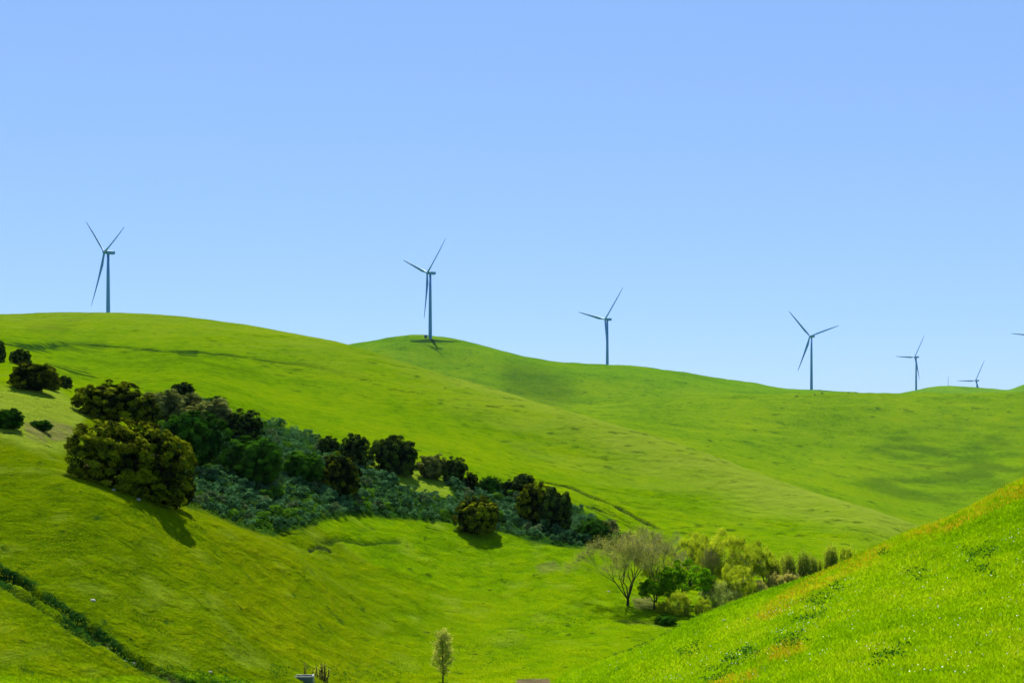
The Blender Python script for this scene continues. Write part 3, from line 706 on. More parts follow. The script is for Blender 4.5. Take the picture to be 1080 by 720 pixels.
place('bareB', 752, 622, 24, 38, 202, 232, 'small bare brown tree among the willows', rz=1.0)
place('sage', 754, 643, 38, 34, 186, 212, 'pale grey-green willow bush in front of the willows', 'bush')
place('sage', 771, 636, 26, 22, 192, 215, 'smaller pale grey-green bush right of its larger twin', 'bush', rz=1.5)
place('yelbush', 741, 650, 20, 22, 184, 206, 'olive-yellow bush left of the pale grey-green bush', 'bush', rz=2.0)
place('buff', 801, 626, 22, 17, 200, 226, 'leftmost of three buff bushes behind the spur', 'bush')
place('buff', 817, 620, 24, 18, 205, 232, 'middle one of three buff bushes behind the spur', 'bush', rz=.9)
place('buff', 833, 617, 24, 16, 205, 236, 'rightmost of three buff bushes behind the spur', 'bush', rz=2.0)
place('upA', 818, 616, 18, 36, 208, 240, 'leftmost of four slate-green upright saplings')
place('upA', 832, 614, 20, 42, 212, 244, 'second slate-green upright sapling, with a yellow tip', rz=1)
place('upA', 848, 612, 22, 41, 212, 244, 'third and tallest-looking slate-green upright sapling', rz=2)
place('upA', 857, 608, 15, 30, 216, 248, 'fourth slate-green upright sapling, thinnest of the row', rz=3)
place('upB', 826, 608, 14, 26, 226, 254, 'yellow-green sapling behind the row of slate-green ones', rz=1)
place('upB', 864, 604, 12, 20, 220, 250, 'low yellow sapling in the gap right of the slate-green row', rz=2)
place('upA', 877, 603, 23, 38, 222, 256, 'broad upright sapling right of the gap', rz=.5)
place('upB', 894, 597, 24, 28, 228, 262, 'rightmost yellow-green sapling at the edge of the spur')
place('green', 703, 657, 28, 11, 182, 202, 'grey-brown brush at the foot of the green trees', 'bush', name='brush_bush', rz=.7)
place('cone', 467, 717, 35, 55, 142, 170, 'young pale conical tree alone at the bottom of the valley', rz=0)
place('broom', 339, 716, 24, 24, 115, 150, 'brown leafless sapling clump right of the concrete trough', 'sapling')
place('broom', 322, 712, 5, 21, 118, 152, 'thin leafless sapling stick behind the concrete trough', 'sapling', rz=1)

place('willow2', 741, 604, 40, 44, 222, 248, 'yellow-green willow at the back of the grove, above the green tree', rz=2.4)
place('willow2', 806, 614, 34, 36, 218, 246, 'rightmost yellow-green willow, beside the upright saplings', rz=4.1)
place('willow', 690, 622, 40, 44, 214, 240, 'thin yellow-green willow behind the grey leafless trees', rz=3.3)
# ------------------------------------------------------------------ gully shrubs
def shrub_arrays(r, W=1.5, H=1.25, n=16, per=70, leaf=.075):
    C, Nn, S = puffs(r, n, W/2, W/2, H*.5, H*.5, .30, per, -.5, .12)
    m = C[:, 2] > 0; return C[m], Nn[m], S[m]
shrub_protos = []
for i in range(6):
    r = np.random.default_rng(100+i); C, Nn, S = shrub_arrays(r)
    mt = (M_SHRUB, M_SHRUB, M_SHRUB, M_SHRUB2, M_SHRUB2, M_SHRUB3)[i]
    root = leaf_mesh('shrub', C, Nn, .075*r.uniform(.7, 1.4, len(C)), mt, None, .55, S, None, .8, r)
    shrub_protos.append([root, False])
SL = ['blue-green rounded shrub among the many filling the gully']*3 + ['grey-green rounded shrub among the many filling the gully']*2 + ['bright green shrub scattered among bluer shrubs in the gully']
SG = ['blue-green shrubs of the gully']*3 + ['grey-green shrubs of the gully']*2 + ['bright green shrubs of the gully']
P = np.array(SHRUB_POLY, float)
cand = []
r = np.random.default_rng(5)
tries = r.uniform(P.min(0), P.max(0), size=(9000, 2))
ins = in_soft(tries[:, 0], tries[:, 1], SHRUB_POLY, .01) > .5
bare = in_soft(tries[:, 0], tries[:, 1], BARE_POLY, 3) > .3
tries = tries[ins & ~bare]
pts = []
for px, py in tries:
    if len(pts) > 900: break
    Y = hit(px, py, 168, 300, 260); x, y = wxy(px, Y)
    s = r.uniform(.5, 1.05)**1.4 * 1.35
    if all((x-a)**2 + ((y-b)*.8)**2 > (.72*(s+t)*.74)**2 for a, b, t in pts): pts.append((x, y, s))
pts.sort(key=lambda p: p[1] / p[2])
zs = height(np.array([p[0] for p in pts]), np.array([p[1] for p in pts]))
print('shrubs', len(pts))
rest = []
for k, ((x, y, s), z) in enumerate(zip(pts, zs)):
    if k < 285:
        i = int(r.choice(6, p=[.20,.19,.18,.11,.10,.22])); o, used = shrub_protos[i]
        if used: o = o.copy(); COL.objects.link(o)
        else: shrub_protos[i][1] = True
        o.location = (x, y, z-.08); o.scale = (s, s, s*r.uniform(.8, 1.25)); o.rotation_euler = (0, 0, r.uniform(0, 6.28))
        tag(o, SL[i], 'shrub', SG[i])
    else: rest.append((x, y, z, s))
CC, NN, SS = [], [], []
C0 = [shrub_arrays(np.random.default_rng(200+i), n=13, per=36) for i in range(4)]
for x, y, z, s in rest:
    C, Nn, S = C0[int(r.integers(4))]; a = r.uniform(0, 6.28); c, q = math.cos(a), math.sin(a)
    R = np.array([[c, -q, 0], [q, c, 0], [0, 0, 1]])
    CC.append(C @ R.T * s + np.array([x, y, z-.08])); NN.append(Nn @ R.T); SS.append(np.clip(S + r.normal()*.2, 0, 1))
if CC:
    o = leaf_mesh('shrub_cover', np.concatenate(CC), np.concatenate(NN), .09, M_SHRUB, None, .55, np.concatenate(SS), None, .8, r)
    tag(o, 'dense blue-green scrub filling the back of the gully', 'scrub', kind='stuff')
# low growth between the shrubs
q = r.uniform(P.min(0), P.max(0), size=(16000, 2)); q = q[in_soft(q[:, 0], q[:, 1], SHRUB_POLY, 4) > r.random(len(q))]
q = q[in_soft(q[:, 0], q[:, 1], BARE_POLY, 3) < .5]
tabY = np.exp(np.linspace(math.log(168), math.log(300), 220)); gx = np.arange(150, 662, 2.0)
G = row_of(np.repeat(gx, 220), np.tile(tabY, len(gx))).reshape(len(gx), 220)
def fast_hit(px, py):
    i = np.clip(((px-150)/2).astype(int), 0, len(gx)-1); R = G[i]
    return tabY[np.argmax(R < py[:, None], 1)] * (1 + .002*r.normal(size=len(px)))
Yq = fast_hit(q[:, 0], q[:, 1]); xq = (q[:, 0]-CX)/F*Yq; zq = height(xq, Yq)
C = np.repeat(np.stack([xq, Yq, zq], 1), 5, 0); C += r.normal(size=C.shape)*np.array([.25, .25, .08]) + np.array([0, 0, .16])
o = leaf_mesh('undergrowth', C, np.tile([0, 0, 1.0], (len(C), 1)), .08*r.uniform(.7, 1.4, len(C)), M_SHRUB3, None, .5, None, None, .9, r)
tag(o, 'low blue-green undergrowth between the gully shrubs', 'undergrowth', kind='stuff')

# ------------------------------------------------------------------ grass
def grass_material(name, stops, trans=.35):
    m, nt, out = new_mat(name)
    at = N(nt, 'ShaderNodeAttribute'); at.attribute_name = 'rnd'
    c = ramp(nt, at.outputs['Fac'], stops)
    d = N(nt, 'ShaderNodeBsdfDiffuse'); nt.links.new(c, d.inputs['Color'])
    t = N(nt, 'ShaderNodeBsdfTranslucent'); nt.links.new(c, t.inputs['Color'])
    ms = N(nt, 'ShaderNodeMixShader'); ms.inputs[0].default_value = trans
    nt.links.new(d.outputs[0], ms.inputs[1]); nt.links.new(t.outputs[0], ms.inputs[2]); nt.links.new(ms.outputs[0], out.inputs[0]); return m

M_GRASS = grass_material('grass_blades', [(0, (0.065,0.170,0.0005)), (.35, (0.175,0.320,0.0005)), (.62, (0.265,0.385,0.001)), (.80, (0.33,0.41,0.010)), (.86, (0.34,0.27,0.004)), (1, (0.42,0.28,0.006))], .5)
M_OLIVE = grass_material('olive_grass_blades', [(0, (0.050,0.100,0.0005)), (.5, (0.135,0.190,0.0005)), (1, (0.20,0.225,0.006))], .45)

def blades(name, px, Y, per, hgt, wid, rnd_fn, mat, label, r, spread=.18, lean=.3):
    x = (px-CX)/F*Y; z = height(x, Y); n = len(x)
    base = np.repeat(np.stack([x, Y, z-.03], 1), per, 0); base[:, :2] += r.normal(size=(n*per, 2))*spread
    hh = (hgt * np.ones(n)).repeat(per) * r.uniform(.55, 1.25, n*per); a = r.uniform(0, 2*math.pi, n*per)
    side = np.stack([np.cos(a), np.sin(a), np.zeros_like(a)], 1) * (wid * np.ones(n)).repeat(per)[:, None] * .5
    tip = base + np.stack([r.normal(size=n*per)*lean*hh, r.normal(size=n*per)*lean*hh, hh], 1)
    V = np.stack([base-side, base+side, tip], 1).reshape(-1, 3); T = np.arange(n*per*3).reshape(-1, 3)
    rv = np.clip(rnd_fn(x, Y, px).repeat(per) + r.normal(size=n*per)*.10, 0, 1).repeat(3)
    o = mesh_np(name, V, None, T, mat, None, False, {'rnd': rv})
    tag(o, label, 'grass', kind='stuff'); return o

def orange_at(px, py):
    s = np.zeros_like(px)
    for poly, sf in (([(1090,503),(1000,546),(940,574),(930,590),(1000,560),(1090,520)], 6), ([(940,576),(880,600),(840,622),(800,648),(812,650),(860,624),(930,590)], 6), ([(838,676),(800,692),(765,712),(740,726),(775,726),(815,700),(850,682)], 7)):
        s = np.maximum(s, in_soft(px, py, poly, sf))
    return s

r = np.random.default_rng(77)
n = 170000
px = r.uniform(540, 1180, n); t = r.random(n)
Yc = np.exp(LC[CREST_A][0](px)); Y = 38*(Yc*1.03/38)**(t**.8)
rw = row_of(px, Y)
def rnd_near(x, y, p):
    o = orange_at(p, row_of(p, y)) * (r.random(len(x)) < .42)
    o = o * (fbm(x/1.5, y/3, 86, 3) > -.12)
    return np.where(o > .4, .93, np.clip(.42 + .30*fbm(x/1.2, y/1.6, 81, 4) + .38*fbm(x/10, y/14, 82, 3), 0.02, .76))
blades('grass', px, Y, 4, .155*r.uniform(.6, 1.3, n), .022+.0003*Y, rnd_near, M_GRASS, 'tall spring grass covering the near right slope', r, .16, .55)
n = 60000
px = r.uniform(-60, 720, n); Y = 88*(215/88)**r.random(n)
keepm = (row_of(px, Y) < 735) & (Y > np.exp(LC[CREST_A][0](px)) + 2)
px = px[keepm]; Y = Y[keepm]
blades('grass', px, Y, 3, .16, .06, lambda x, y, p: np.clip(.5+.8*fbm(x/6, y/6, 83, 4), 0, 1), M_OLIVE, 'short grass on the left slope and valley floor', r, .3, .5)

# white flowers and dark broad-leaved weeds
def leafy_patch(name, polys, n, lo, hi, mat, label, cat, size, zoff, r):
    C = []
    for poly, m in polys:
        p = np.array(poly, float); c = r.uniform(p.min(0)-4, p.max(0)+4, size=(m*3, 2)); c = c[in_soft(c[:, 0], c[:, 1], poly, 4) > r.random(len(c))][:m]
        for a, b in c:
            Y = hit(a, b, lo, hi, 160); x, y = wxy(a, Y); C.append((x, y))
    C = np.array(C); z = height(C[:, 0], C[:, 1])
    C = np.repeat(np.column_stack([C, z]), n, 0); C += r.normal(size=C.shape)*np.array([.16, .16, .05]) + np.array([0, 0, zoff])
    o = leaf_mesh(name, C, np.tile([0, -.3, 1.0], (len(C), 1)), size*r.uniform(.6, 1.4, len(C)), mat, None, .6, None, None, .8, r)
    tag(o, label, cat, kind='stuff')
M_WEED = leaf_material('weed_leaves', (0.008,0.050,0.004), (0.050,0.150,0.008), .3, scale=2)
M_FLOWER = simple_mat('flower_petals', (0.55,0.58,0.50), (0.75,0.75,0.68), .6)
A_WEEDS = [([(770,690),(790,683),(800,690),(780,702),(765,705)], 60), ([(745,705),(770,700),(765,718),(735,722)], 26), ([(820,678),(845,668),(850,676),(825,684)], 35), ([(855,640),(875,632),(895,620),(880,622),(850,636)], 42), ([(840,655),(870,645),(850,660)], 25), ([(1020,585),(1045,580),(1050,592),(1025,596)], 30), ([(1035,605),(1055,600),(1050,612)], 14), ([(925,695),(955,685),(955,694),(925,705)], 20), ([(715,690),(740,680),(735,690)], 26), ([(640,690),(680,676),(685,682),(650,695)], 40), ([(700,660),(740,645),(740,652),(705,664)], 40), ([(955,608),(975,603),(970,615)], 16), ([(925,585),(935,582),(934,592)], 10)]
r = np.random.default_rng(91)
leafy_patch('weeds', A_WEEDS, 9, 44, 125, M_WEED, 'dark broad-leaved weeds in patches on the near right slope', 'weeds', .062, .17, r)
D_WEEDS = [([(120,682),(145,692),(180,704),(225,711),(262,719),(200,723),(160,712),(130,698)], 260), ([(0,598),(30,612),(60,632),(90,650),(112,670),(140,690),(175,706),(210,722),(180,722),(130,702),(95,675),(60,648),(25,624),(0,606)], 60), ([(0,612),(20,622),(45,640),(70,655),(95,674),(88,678),(60,660),(30,634)], 30), ([(210,712),(262,722),(215,728)], 110), ([(230,705),(238,703),(240,712)], 30), ([(286,703),(300,701),(308,707),(292,711)], 50), ([(345,705),(420,700),(440,712),(360,720)], 130), ([(480,680),(540,672),(560,690),(500,705)], 150), ([(540,665),(600,640),(640,650),(600,670)], 150), ([(640,628),(690,640),(700,655),(650,640)], 80)]
leafy_patch('weeds', D_WEEDS, 6, 88, 205, M_WEED, 'dark lush weeds along the ditch and valley floor', 'weeds', .07, .05, r)
FL = [([(640,700),(1080,560),(1080,720),(640,720)], 260), ([(760,690),(790,680),(800,690),(770,705)], 26), ([(815,672),(850,662),(850,672)], 24), ([(790,655),(830,640),(835,650)], 30), ([(700,715),(720,710),(720,720)], 12), ([(1060,575),(1080,570),(1080,582)], 14), ([(840,650),(900,620),(900,630),(850,660)], 26)]
leafy_patch('flowers', FL, 2, 44, 125, M_FLOWER, 'tiny white flowers dotted over the near right slope', 'flowers', .026, .33, r)

# ------------------------------------------------------------------ wind turbines
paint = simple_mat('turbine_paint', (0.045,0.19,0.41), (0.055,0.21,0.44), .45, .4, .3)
dark_metal = simple_mat('dark_steel', (0.03,0.05,0.07), (0.05,0.07,0.09), .6)

def revolve(tb, prof, k=24):
    tb.tube([(0, 0, z) for z, _ in prof], [q for _, q in prof], k, True)

BL = 58.0
def blade_mesh(parent, mat, ang):
    """blade along local +Z of the rotor plane, turned by ang about the rotor axis (local -X is upwind)"""
    st = np.array([0, .03, .08, .15, .22, .32, .45, .6, .75, .88, .96, 1.0]); k = 14
    chord = np.interp(st, [0,.03,.08,.22,.45,.75,.96,1], [2.2,2.2,2.5,4.0,3.0,1.9,1.0,.35])
    thick = np.interp(st, [0,.03,.08,.22,.45,.75,1], [2.2,2.2,1.9,1.0,.55,.3,.1])
    tw = np.radians(np.interp(st, [0,.2,.5,1], [22,15,6,0]) + 4)
    t = np.arange(k)*2*math.pi/k
    V = []
    for s, c, h, w in zip(st, chord, thick, tw):
        cx = np.cos(t)*c*.5 + c*.18*min(1, s/.2); hx = np.sin(t)*h*.5*(1-.35*np.cos(t)*min(1, s/.2))
        y = cx*np.cos(w) - hx*np.sin(w); x = cx*np.sin(w) + hx*np.cos(w) - 2.2*s**2 - 2.4*s
        V.append(np.stack([x, y, np.full(k, 1.2 + s*(BL-1.2))], 1))
    V = np.concatenate(V); m = len(st)
    ca, sa = math.cos(ang), math.sin(ang)
    y = V[:, 1]*ca + V[:, 2]*sa; z = -V[:, 1]*sa + V[:, 2]*ca
    V = np.stack([V[:, 0], y, z], 1)
    Q = [(i*k+j, i*k+(j+1) % k, (i+1)*k+(j+1) % k, (i+1)*k+j) for i in range(m-1) for j in range(k)]
    T = [(0, j+1, j) for j in range(1, k-1)] + [((m-1)*k, (m-1)*k+j, (m-1)*k+j+1) for j in range(1, k-1)]
    return mesh_np('blade', V, Q, T, mat, parent, True)

def turbine(px, hub_py, Y, phi, th0, label):
    """phi: compass turn of the rotor axis, th0: turn of the first blade"""
    x, y = wxy(px, Y); hz = (HY-hub_py)/F*Y
    phi = math.radians(phi)
    # rotor axis (upwind) = (-cos phi, -sin phi); tower stands 4.2 m behind the hub
    tx, ty = x + 4.2*math.cos(phi), y + 4.2*math.sin(phi)
    gz = h1(tx, ty) - .5; H = hz - gz
    root = thing('wind_turbine', label, 'wind turbine', (tx, ty, gz), phi, 'wind turbines along the ridges')
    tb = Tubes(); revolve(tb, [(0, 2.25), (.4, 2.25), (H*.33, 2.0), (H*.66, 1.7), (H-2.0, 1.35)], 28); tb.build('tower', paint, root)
    # nacelle: rounded box along +X
    k = 20; t = np.arange(k)*2*math.pi/k
    def ring(xx, w, h, dz=0.0):
        c, s = np.cos(t), np.sin(t); e = .45
        return np.stack([np.full(k, xx), np.sign(c)*np.abs(c)**e*w, np.sign(s)*np.abs(s)**e*h + dz], 1)
    rings = [ring(-2.4,1.2,1.25), ring(-2.2,1.6,1.6), ring(-1.0,1.75,1.85), ring(5.2,1.75,1.9), ring(6.9,1.6,1.65,.15), ring(7.2,1.2,1.2,.2)]
    V = np.concatenate(rings) + np.array([0, 0, H]); m = len(rings)
    Q = [(i*k+j, i*k+(j+1) % k, (i+1)*k+(j+1) % k, (i+1)*k+j) for i in range(m-1) for j in range(k)]
    T = [(0, j+1, j) for j in range(1, k-1)] + [((m-1)*k, (m-1)*k+j, (m-1)*k+j+1) for j in range(1, k-1)]
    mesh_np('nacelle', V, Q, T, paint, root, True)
    # spinner
    prof = [(-1.4, 1.45), (-.4, 1.6), (.6, 1.5), (1.5, 1.05), (2.1, .45), (2.25, .05)]
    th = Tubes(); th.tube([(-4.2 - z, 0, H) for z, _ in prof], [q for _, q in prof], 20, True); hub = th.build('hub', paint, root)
    # e_h in local axes: world (sin phi, -cos phi) is local -Y
    for i in range(3):
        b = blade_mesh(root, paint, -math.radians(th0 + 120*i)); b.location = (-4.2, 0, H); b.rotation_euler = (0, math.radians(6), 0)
    return root

turbine(110, 266, 1466, 40, 69, 'leftmost wind turbine, behind the crown of the big left hill')
t2 = turbine(450.6, 287.7, 1700, 34, 50, 'second wind turbine from left, with its base in view on the domed hilltop')
turbine(638.1, 336.6, 1990, 36, 43, 'third wind turbine from left, above the middle of the ridge')
turbine(854.2, 354.5, 2235, 43, 76, 'fourth wind turbine from left, rising just left of the grazing cattle')
turbine(964.7, 376.4, 3150, 25.6, 33, 'fifth wind turbine from left, smaller, at the edge of the bluish hill')
turbine(1028.9, 401.1, 3560, 28, 30, 'small distant wind turbine half hidden behind the bluish hill')
turbine(1092, 353.5, 2900, 32, 36, 'wind turbine cut off by the right edge, only one blade tip showing')

def box(tb_V, tb_Q, c, s):
    b = len(tb_V)
    for dz in (-1, 1):
        for dx, dy in ((-1,-1),(1,-1),(1,1),(-1,1)): tb_V.append((c[0]+dx*s[0]/2, c[1]+dy*s[1]/2, c[2]+dz*s[2]/2))
    for f in ((3,2,1,0),(4,5,6,7),(0,1,5,4),(1,2,6,5),(2,3,7,6),(3,0,4,7)): tb_Q.append(tuple(b+i for i in f))

def bevel(o, w, n=2):
    m = o.modifiers.new('bevel', 'BEVEL'); m.width = w; m.segments = n; return o

def cabinet(px, Y, label, s=1.0):
    x, y = wxy(px, Y); root = thing('transformer_cabinet', label, 'transformer', (x, y, h1(x, y)-.15), .4)
    V, Q = [], []; box(V, Q, (0,0,1.75*s), (2.6*s,2.2*s,3.1*s)); bevel(mesh_np('cabinet_body', V, Q, None, dark_metal, root), .08)
    V, Q = [], []; box(V, Q, (0,0,3.4*s), (3.0*s,2.6*s,.25*s)); bevel(mesh_np('roof', V, Q, None, dark_metal, root), .05)
    V, Q = [], []; box(V, Q, (0,0,.1), (3.4*s,3.0*s,.3)); mesh_np('plinth', V, Q, None, simple_mat('concrete', (.25,.24,.22), (.34,.33,.31)), root)
cabinet(449, 1699, 'dark transformer cabinet at the foot of the second turbine', 1.15)

# met mast on the far hill: triangular lattice with guys
def mast(px, Y, H, label, r0):
    x, y = wxy(px, Y); root = thing('lattice_mast', label, 'mast', (x, y, h1(x, y)-.5))
    tb = Tubes(); c = [(r0*math.cos(a), r0*math.sin(a)) for a in (0, 2.094, 4.189)]
    for a, b in c: tb.tube([(a, b, 0), (a*.5, b*.5, H)], [.12, .10], 4)
    nseg = 16
    for i in range(nseg):
        z0, z1 = H*i/nseg, H*(i+1)/nseg; f0 = 1-.5*i/nseg; f1 = 1-.5*(i+1)/nseg
        for j in range(3):
            p, q = c[j], c[(j+1) % 3]; tb.tube([(p[0]*f0, p[1]*f0, z0), (q[0]*f1, q[1]*f1, z1)], [.06, .06], 3)
    tb.build('lattice', dark_metal, root)
    tc = Tubes(); tc.tube([(0, 0, H), (0, 0, H+3)], [.10, .05], 5, True); tc.build('antenna', dark_metal, root)
mast(1000, 3110, 22, 'thin lattice mast on the crest of the bluish far hill', .5)

# ------------------------------------------------------------------ cattle
hide = simple_mat('black_hide', (0.006,0.005,0.005), (0.014,0.012,0.010), .7, 2)
def cow_mesh():
    me = bpy.data.meshes.new('cow')
    vs = [(0,0,.95),(.55,0,1.0),(.95,0,1.08),(-.55,0,1.02),(-.85,0,1.05),   # spine
          (1.25,0,.80),(1.48,0,.42),(1.62,0,.18),                                # neck, head grazing
          (.72,.2,.72),(.72,.2,.36),(.74,.2,.0),(.72,-.2,.72),(.66,-.2,.36),(.62,-.2,.0),
          (-.78,.22,.70),(-.90,.22,.42),(-.80,.22,.0),(-.78,-.22,.70),(-.92,-.22,.42),(-.86,-.22,.0),
          (-1.02,0,1.02),(-1.10,0,.55),(1.40,.20,.60),(1.40,-.20,.60)]
    es = [(0,1),(1,2),(0,3),(3,4),(2,5),(5,6),(6,7),(1,8),(8,9),(9,10),(1,11),(11,12),(12,13),(3,14),(14,15),(15,16),(3,17),(17,18),(18,19),(4,20),(20,21),(6,22),(6,23)]
    me.from_pydata(vs, es, [])
    o = bpy.data.objects.new('cow', me); link(o)
    sk = o.modifiers.new('skin', 'SKIN'); o.modifiers.new('sub', 'SUBSURF').levels = 1
    rad = [.42,.38,.30,.40,.28,.20,.15,.10,.17,.08,.07,.17,.08,.07,.19,.09,.07,.19,.09,.07,.06,.03,.04,.04]
    for d, q in zip(me.skin_vertices[0].data, rad): d.radius = (q*.75, q)
    me.skin_vertices[0].data[0].use_root = True
    dg = bpy.context.evaluated_depsgraph_get(); m2 = bpy.data.meshes.new_from_object(o.evaluated_get(dg))
    o.modifiers.clear(); o.data = m2; m2.materials.clear(); m2.materials.append(hide)
    for p in m2.polygons: p.use_smooth = True
    return o
cow0 = cow_mesh(); first = True
for px, py, rz, s, lab in ((840, 418.6, 0.1, 1.15, 'largest black cow grazing in the open below the ridge line'), (859.5, 418, 2.6, .85, 'faint smaller cow grazing below the fourth turbine'), (867, 415.6, .4, 1.15, 'black cow on the ridge just right of the fourth turbine'), (895.2, 414.9, 3.0, 1.05, 'black cow on the ridge, left of the last pair'), (902.8, 415.2, .2, .95, 'rightmost black cow on the ridge')):
    o = cow0 if first else cow0.copy()
    if not first: COL.objects.link(o)
    first = False
    Y = hit(px, py, 300 if px < 400 else 1100, 640 if px < 400 else 1449); x, y = wxy(px, Y)
    o.location = (x, y, h1(x, y)); o.rotation_euler = (0, 0, rz); o.scale = (s, s, s); tag(o, lab, 'cow', 'cattle grazing on the hills')

# ------------------------------------------------------------------ stones, trough
stone_m = simple_mat('pale_stone', (.22,.20,.18), (.42,.40,.36), .85, 3, .2, .04)
def stone(px, py, lo, hi, s, label, seed):
    r = np.random.default_rng(seed); Y = hit(px, py, lo, hi); x, y = wxy(px, Y)
    n = 10; m = 7; V = []
    for i in range(m):
        f = math.pi*i/(m-1)
        for j in range(n):
            a = 2*math.pi*j/n; q = 1 + .25*vnoise(np.array([2.2*math.cos(a)*math.sin(f)+seed]), np.array([2.2*math.sin(a)*math.sin(f)+2*math.cos(f)]), seed)[0]*2
            V.append((s*q*math.cos(a)*math.sin(f), s*.75*q*math.sin(a)*math.sin(f), s*.6*q*math.cos(f)))
    Q = [(i*n+j, i*n+(j+1) % n, (i+1)*n+(j+1) % n, (i+1)*n+j) for i in range(m-1) for j in range(n)]
    o = mesh_np('stone', V, Q, None, stone_m, None, False); o.location = (x, y, h1(x, y)+s*.15); o.rotation_euler = (0, 0, r.random()*6)
    tag(o, label, 'stone', 'stones lying in the grass')
for a in ((98, 633, 90, 160, .22, 'pale stone on the slope above the ditch', 1), (113, 682, 90, 160, .16, 'small white stone on the near lip of the ditch', 2), (131, 686, 90, 160, .2, 'grey stone in the middle of the ditch', 3), (141, 692, 90, 160, .17, 'small grey stone lower in the ditch', 4), (222, 708, 95, 160, .2, 'white stone beside the dark weed clump at the ditch end', 5), (764, 656, 60, 125, .16, 'grey stone on the near right slope', 6), (642, 624, 190, 230, .2, 'pale stone left of the leafless grey tree', 7), (146, 527, 130, 172, .3, 'pale stone under the skirt of the largest oak', 8), (120, 517, 130, 172, .28, 'pale stone in the shade of the largest oak', 9)): stone(*a)

def trough(px, py, label):
    Y = hit(px, py, 110, 150); x, y = wxy(px, Y)
    root = thing('water_trough', label, 'trough', (x, y, h1(x, y)-.75), .05)
    conc = simple_mat('weathered_concrete', (.10,.11,.115), (.24,.25,.25), .85, 3); blue = simple_mat('blue_grey_panel', (.03,.06,.08), (.07,.11,.13), .5, 4)
    V, Q = [], []; box(V, Q, (0,-.45,.55), (2.0,.08,.8)); bevel(mesh_np('front_panel', V, Q, None, blue, root), .01)
    V, Q = [], []; box(V, Q, (0,.45,.55), (2.0,.08,.8)); bevel(mesh_np('rear_panel', V, Q, None, blue, root), .01)
    for s in (-1, 1):
        V, Q = [], []; box(V, Q, (s*1.06,0,.55), (.12,1.06,1.1)); bevel(mesh_np('end_wall', V, Q, None, conc, root), .015)
    for s in (-1, 1):
        V, Q = [], []; box(V, Q, (0,s*.47,1.01), (1.98,.13,.09)); bevel(mesh_np('rim', V, Q, None, conc, root), .012)
    V, Q = [], []; box(V, Q, (0,0,.10), (1.98,.8,.12)); mesh_np('floor_slab', V, Q, None, conc, root)
trough(318, 716, 'blue-grey trough with pale rim at the bottom edge of the photo')

# ------------------------------------------------------------------ light, sky, haze, camera
EL, AZ = math.radians(56), math.radians(-11)     # the sun stands ahead of the camera, a little to the left
sd = Vector((math.sin(AZ)*math.cos(EL), math.cos(AZ)*math.cos(EL), math.sin(EL)))
sun = bpy.data.lights.new('sun', 'SUN'); sun.energy = 5.0; sun.angle = math.radians(.53); sun.color = (1.0, .96, .88)
so = bpy.data.objects.new('sun', sun); so.rotation_euler = (-sd).to_track_quat('-Z', 'Y').to_euler(); link(so)
w = bpy.data.worlds.new('World'); scene.world = w; w.use_nodes = True
nt = w.node_tree; bg = nt.nodes['Background']
sky = nt.nodes.new('ShaderNodeTexSky'); sky.sky_type = 'NISHITA'; sky.sun_disc = False
sky.sun_elevation = EL; sky.sun_rotation = AZ; sky.altitude = 2000; sky.air_density = 1.0; sky.dust_density = 0.0; sky.ozone_density = 6.0
gm = nt.nodes.new('ShaderNodeGamma'); gm.inputs['Gamma'].default_value = 0.42    # clear spring air: flatter, bluer sky
tint = nt.nodes.new('ShaderNodeMix'); tint.data_type = 'RGBA'; tint.blend_type = 'MULTIPLY'; tint.inputs[0].default_value = 1.0; tint.inputs[7].default_value = (0.870, 1.175, 1.717, 1)
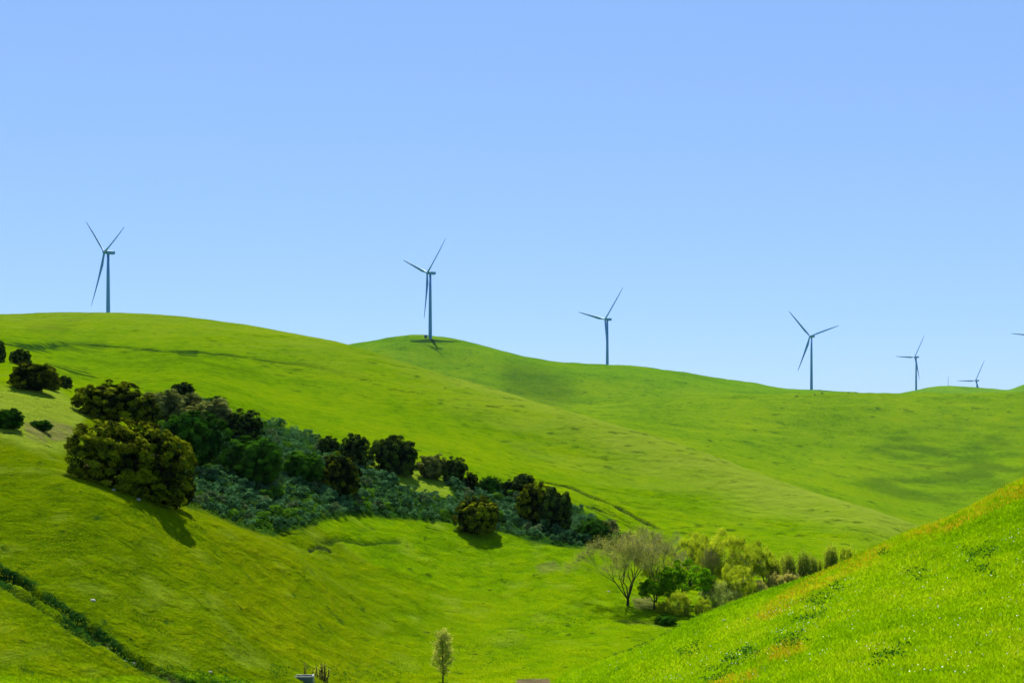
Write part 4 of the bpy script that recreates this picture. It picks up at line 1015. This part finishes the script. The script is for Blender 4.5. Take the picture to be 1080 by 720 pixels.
nt.links.new(sky.outputs[0], gm.inputs['Color']); nt.links.new(gm.outputs[0], tint.inputs[6]); nt.links.new(tint.outputs[2], bg.inputs['Color']); bg.inputs['Strength'].default_value = 0.10

# spring haze: one even box of air round everything
bpy.context.view_layer.update()
lo = np.full(3, 1e9); hi = np.full(3, -1e9)
for o in scene.objects:
    if o.type == 'MESH':
        bb = np.array([o.matrix_world @ Vector(c) for c in o.bound_box]); lo = np.minimum(lo, bb.min(0)); hi = np.maximum(hi, bb.max(0))
lo -= np.array([20, 60, 1]); hi += np.array([20, 20, 4]); lo[1] = min(lo[1], -60)
V = [(x, y, z) for z in (lo[2], hi[2]) for x, y in ((lo[0], lo[1]), (hi[0], lo[1]), (hi[0], hi[1]), (lo[0], hi[1]))]
hz = mesh_np('haze', V, [(3,2,1,0),(4,5,6,7),(0,1,5,4),(1,2,6,5),(2,3,7,6),(3,0,4,7)])
hm, hnt, hout = new_mat('haze_air'); pv = hnt.nodes.new('ShaderNodeVolumePrincipled')
pv.inputs['Color'].default_value = (.50, .78, 1.0, 1); pv.inputs['Density'].default_value = 1.2e-5; pv.inputs['Anisotropy'].default_value = 0.0
hnt.links.new(pv.outputs[0], hout.inputs['Volume']); hz.data.materials.append(hm); tag(hz, 'thin bluish spring haze', 'haze', kind='stuff')

cam = bpy.data.cameras.new('camera'); cam.sensor_fit = 'HORIZONTAL'; cam.sensor_width = 36; cam.lens = 36*F/1080
cam.shift_y = (HY-360)/1080; cam.clip_start = .5; cam.clip_end = 60000
co = bpy.data.objects.new('camera', cam); co.rotation_euler = (math.pi/2, 0, 0); link(co); scene.camera = co
vs = scene.view_settings; scene.display_settings.display_device = 'sRGB'
vs.view_transform = 'Standard'; vs.look = 'None'; vs.exposure = 1.4; vs.gamma = 1.0; vs.use_curve_mapping = False
scene.cycles.max_bounces = 6; scene.cycles.diffuse_bounces = 3; scene.cycles.transmission_bounces = 3; scene.cycles.transparent_max_bounces = 8
scene.cycles.use_denoising = True; scene.cycles.denoiser = 'OPENIMAGEDENOISE'; scene.cycles.denoising_input_passes = 'RGB_ALBEDO_NORMAL'; scene.cycles.denoising_prefilter = 'ACCURATE'
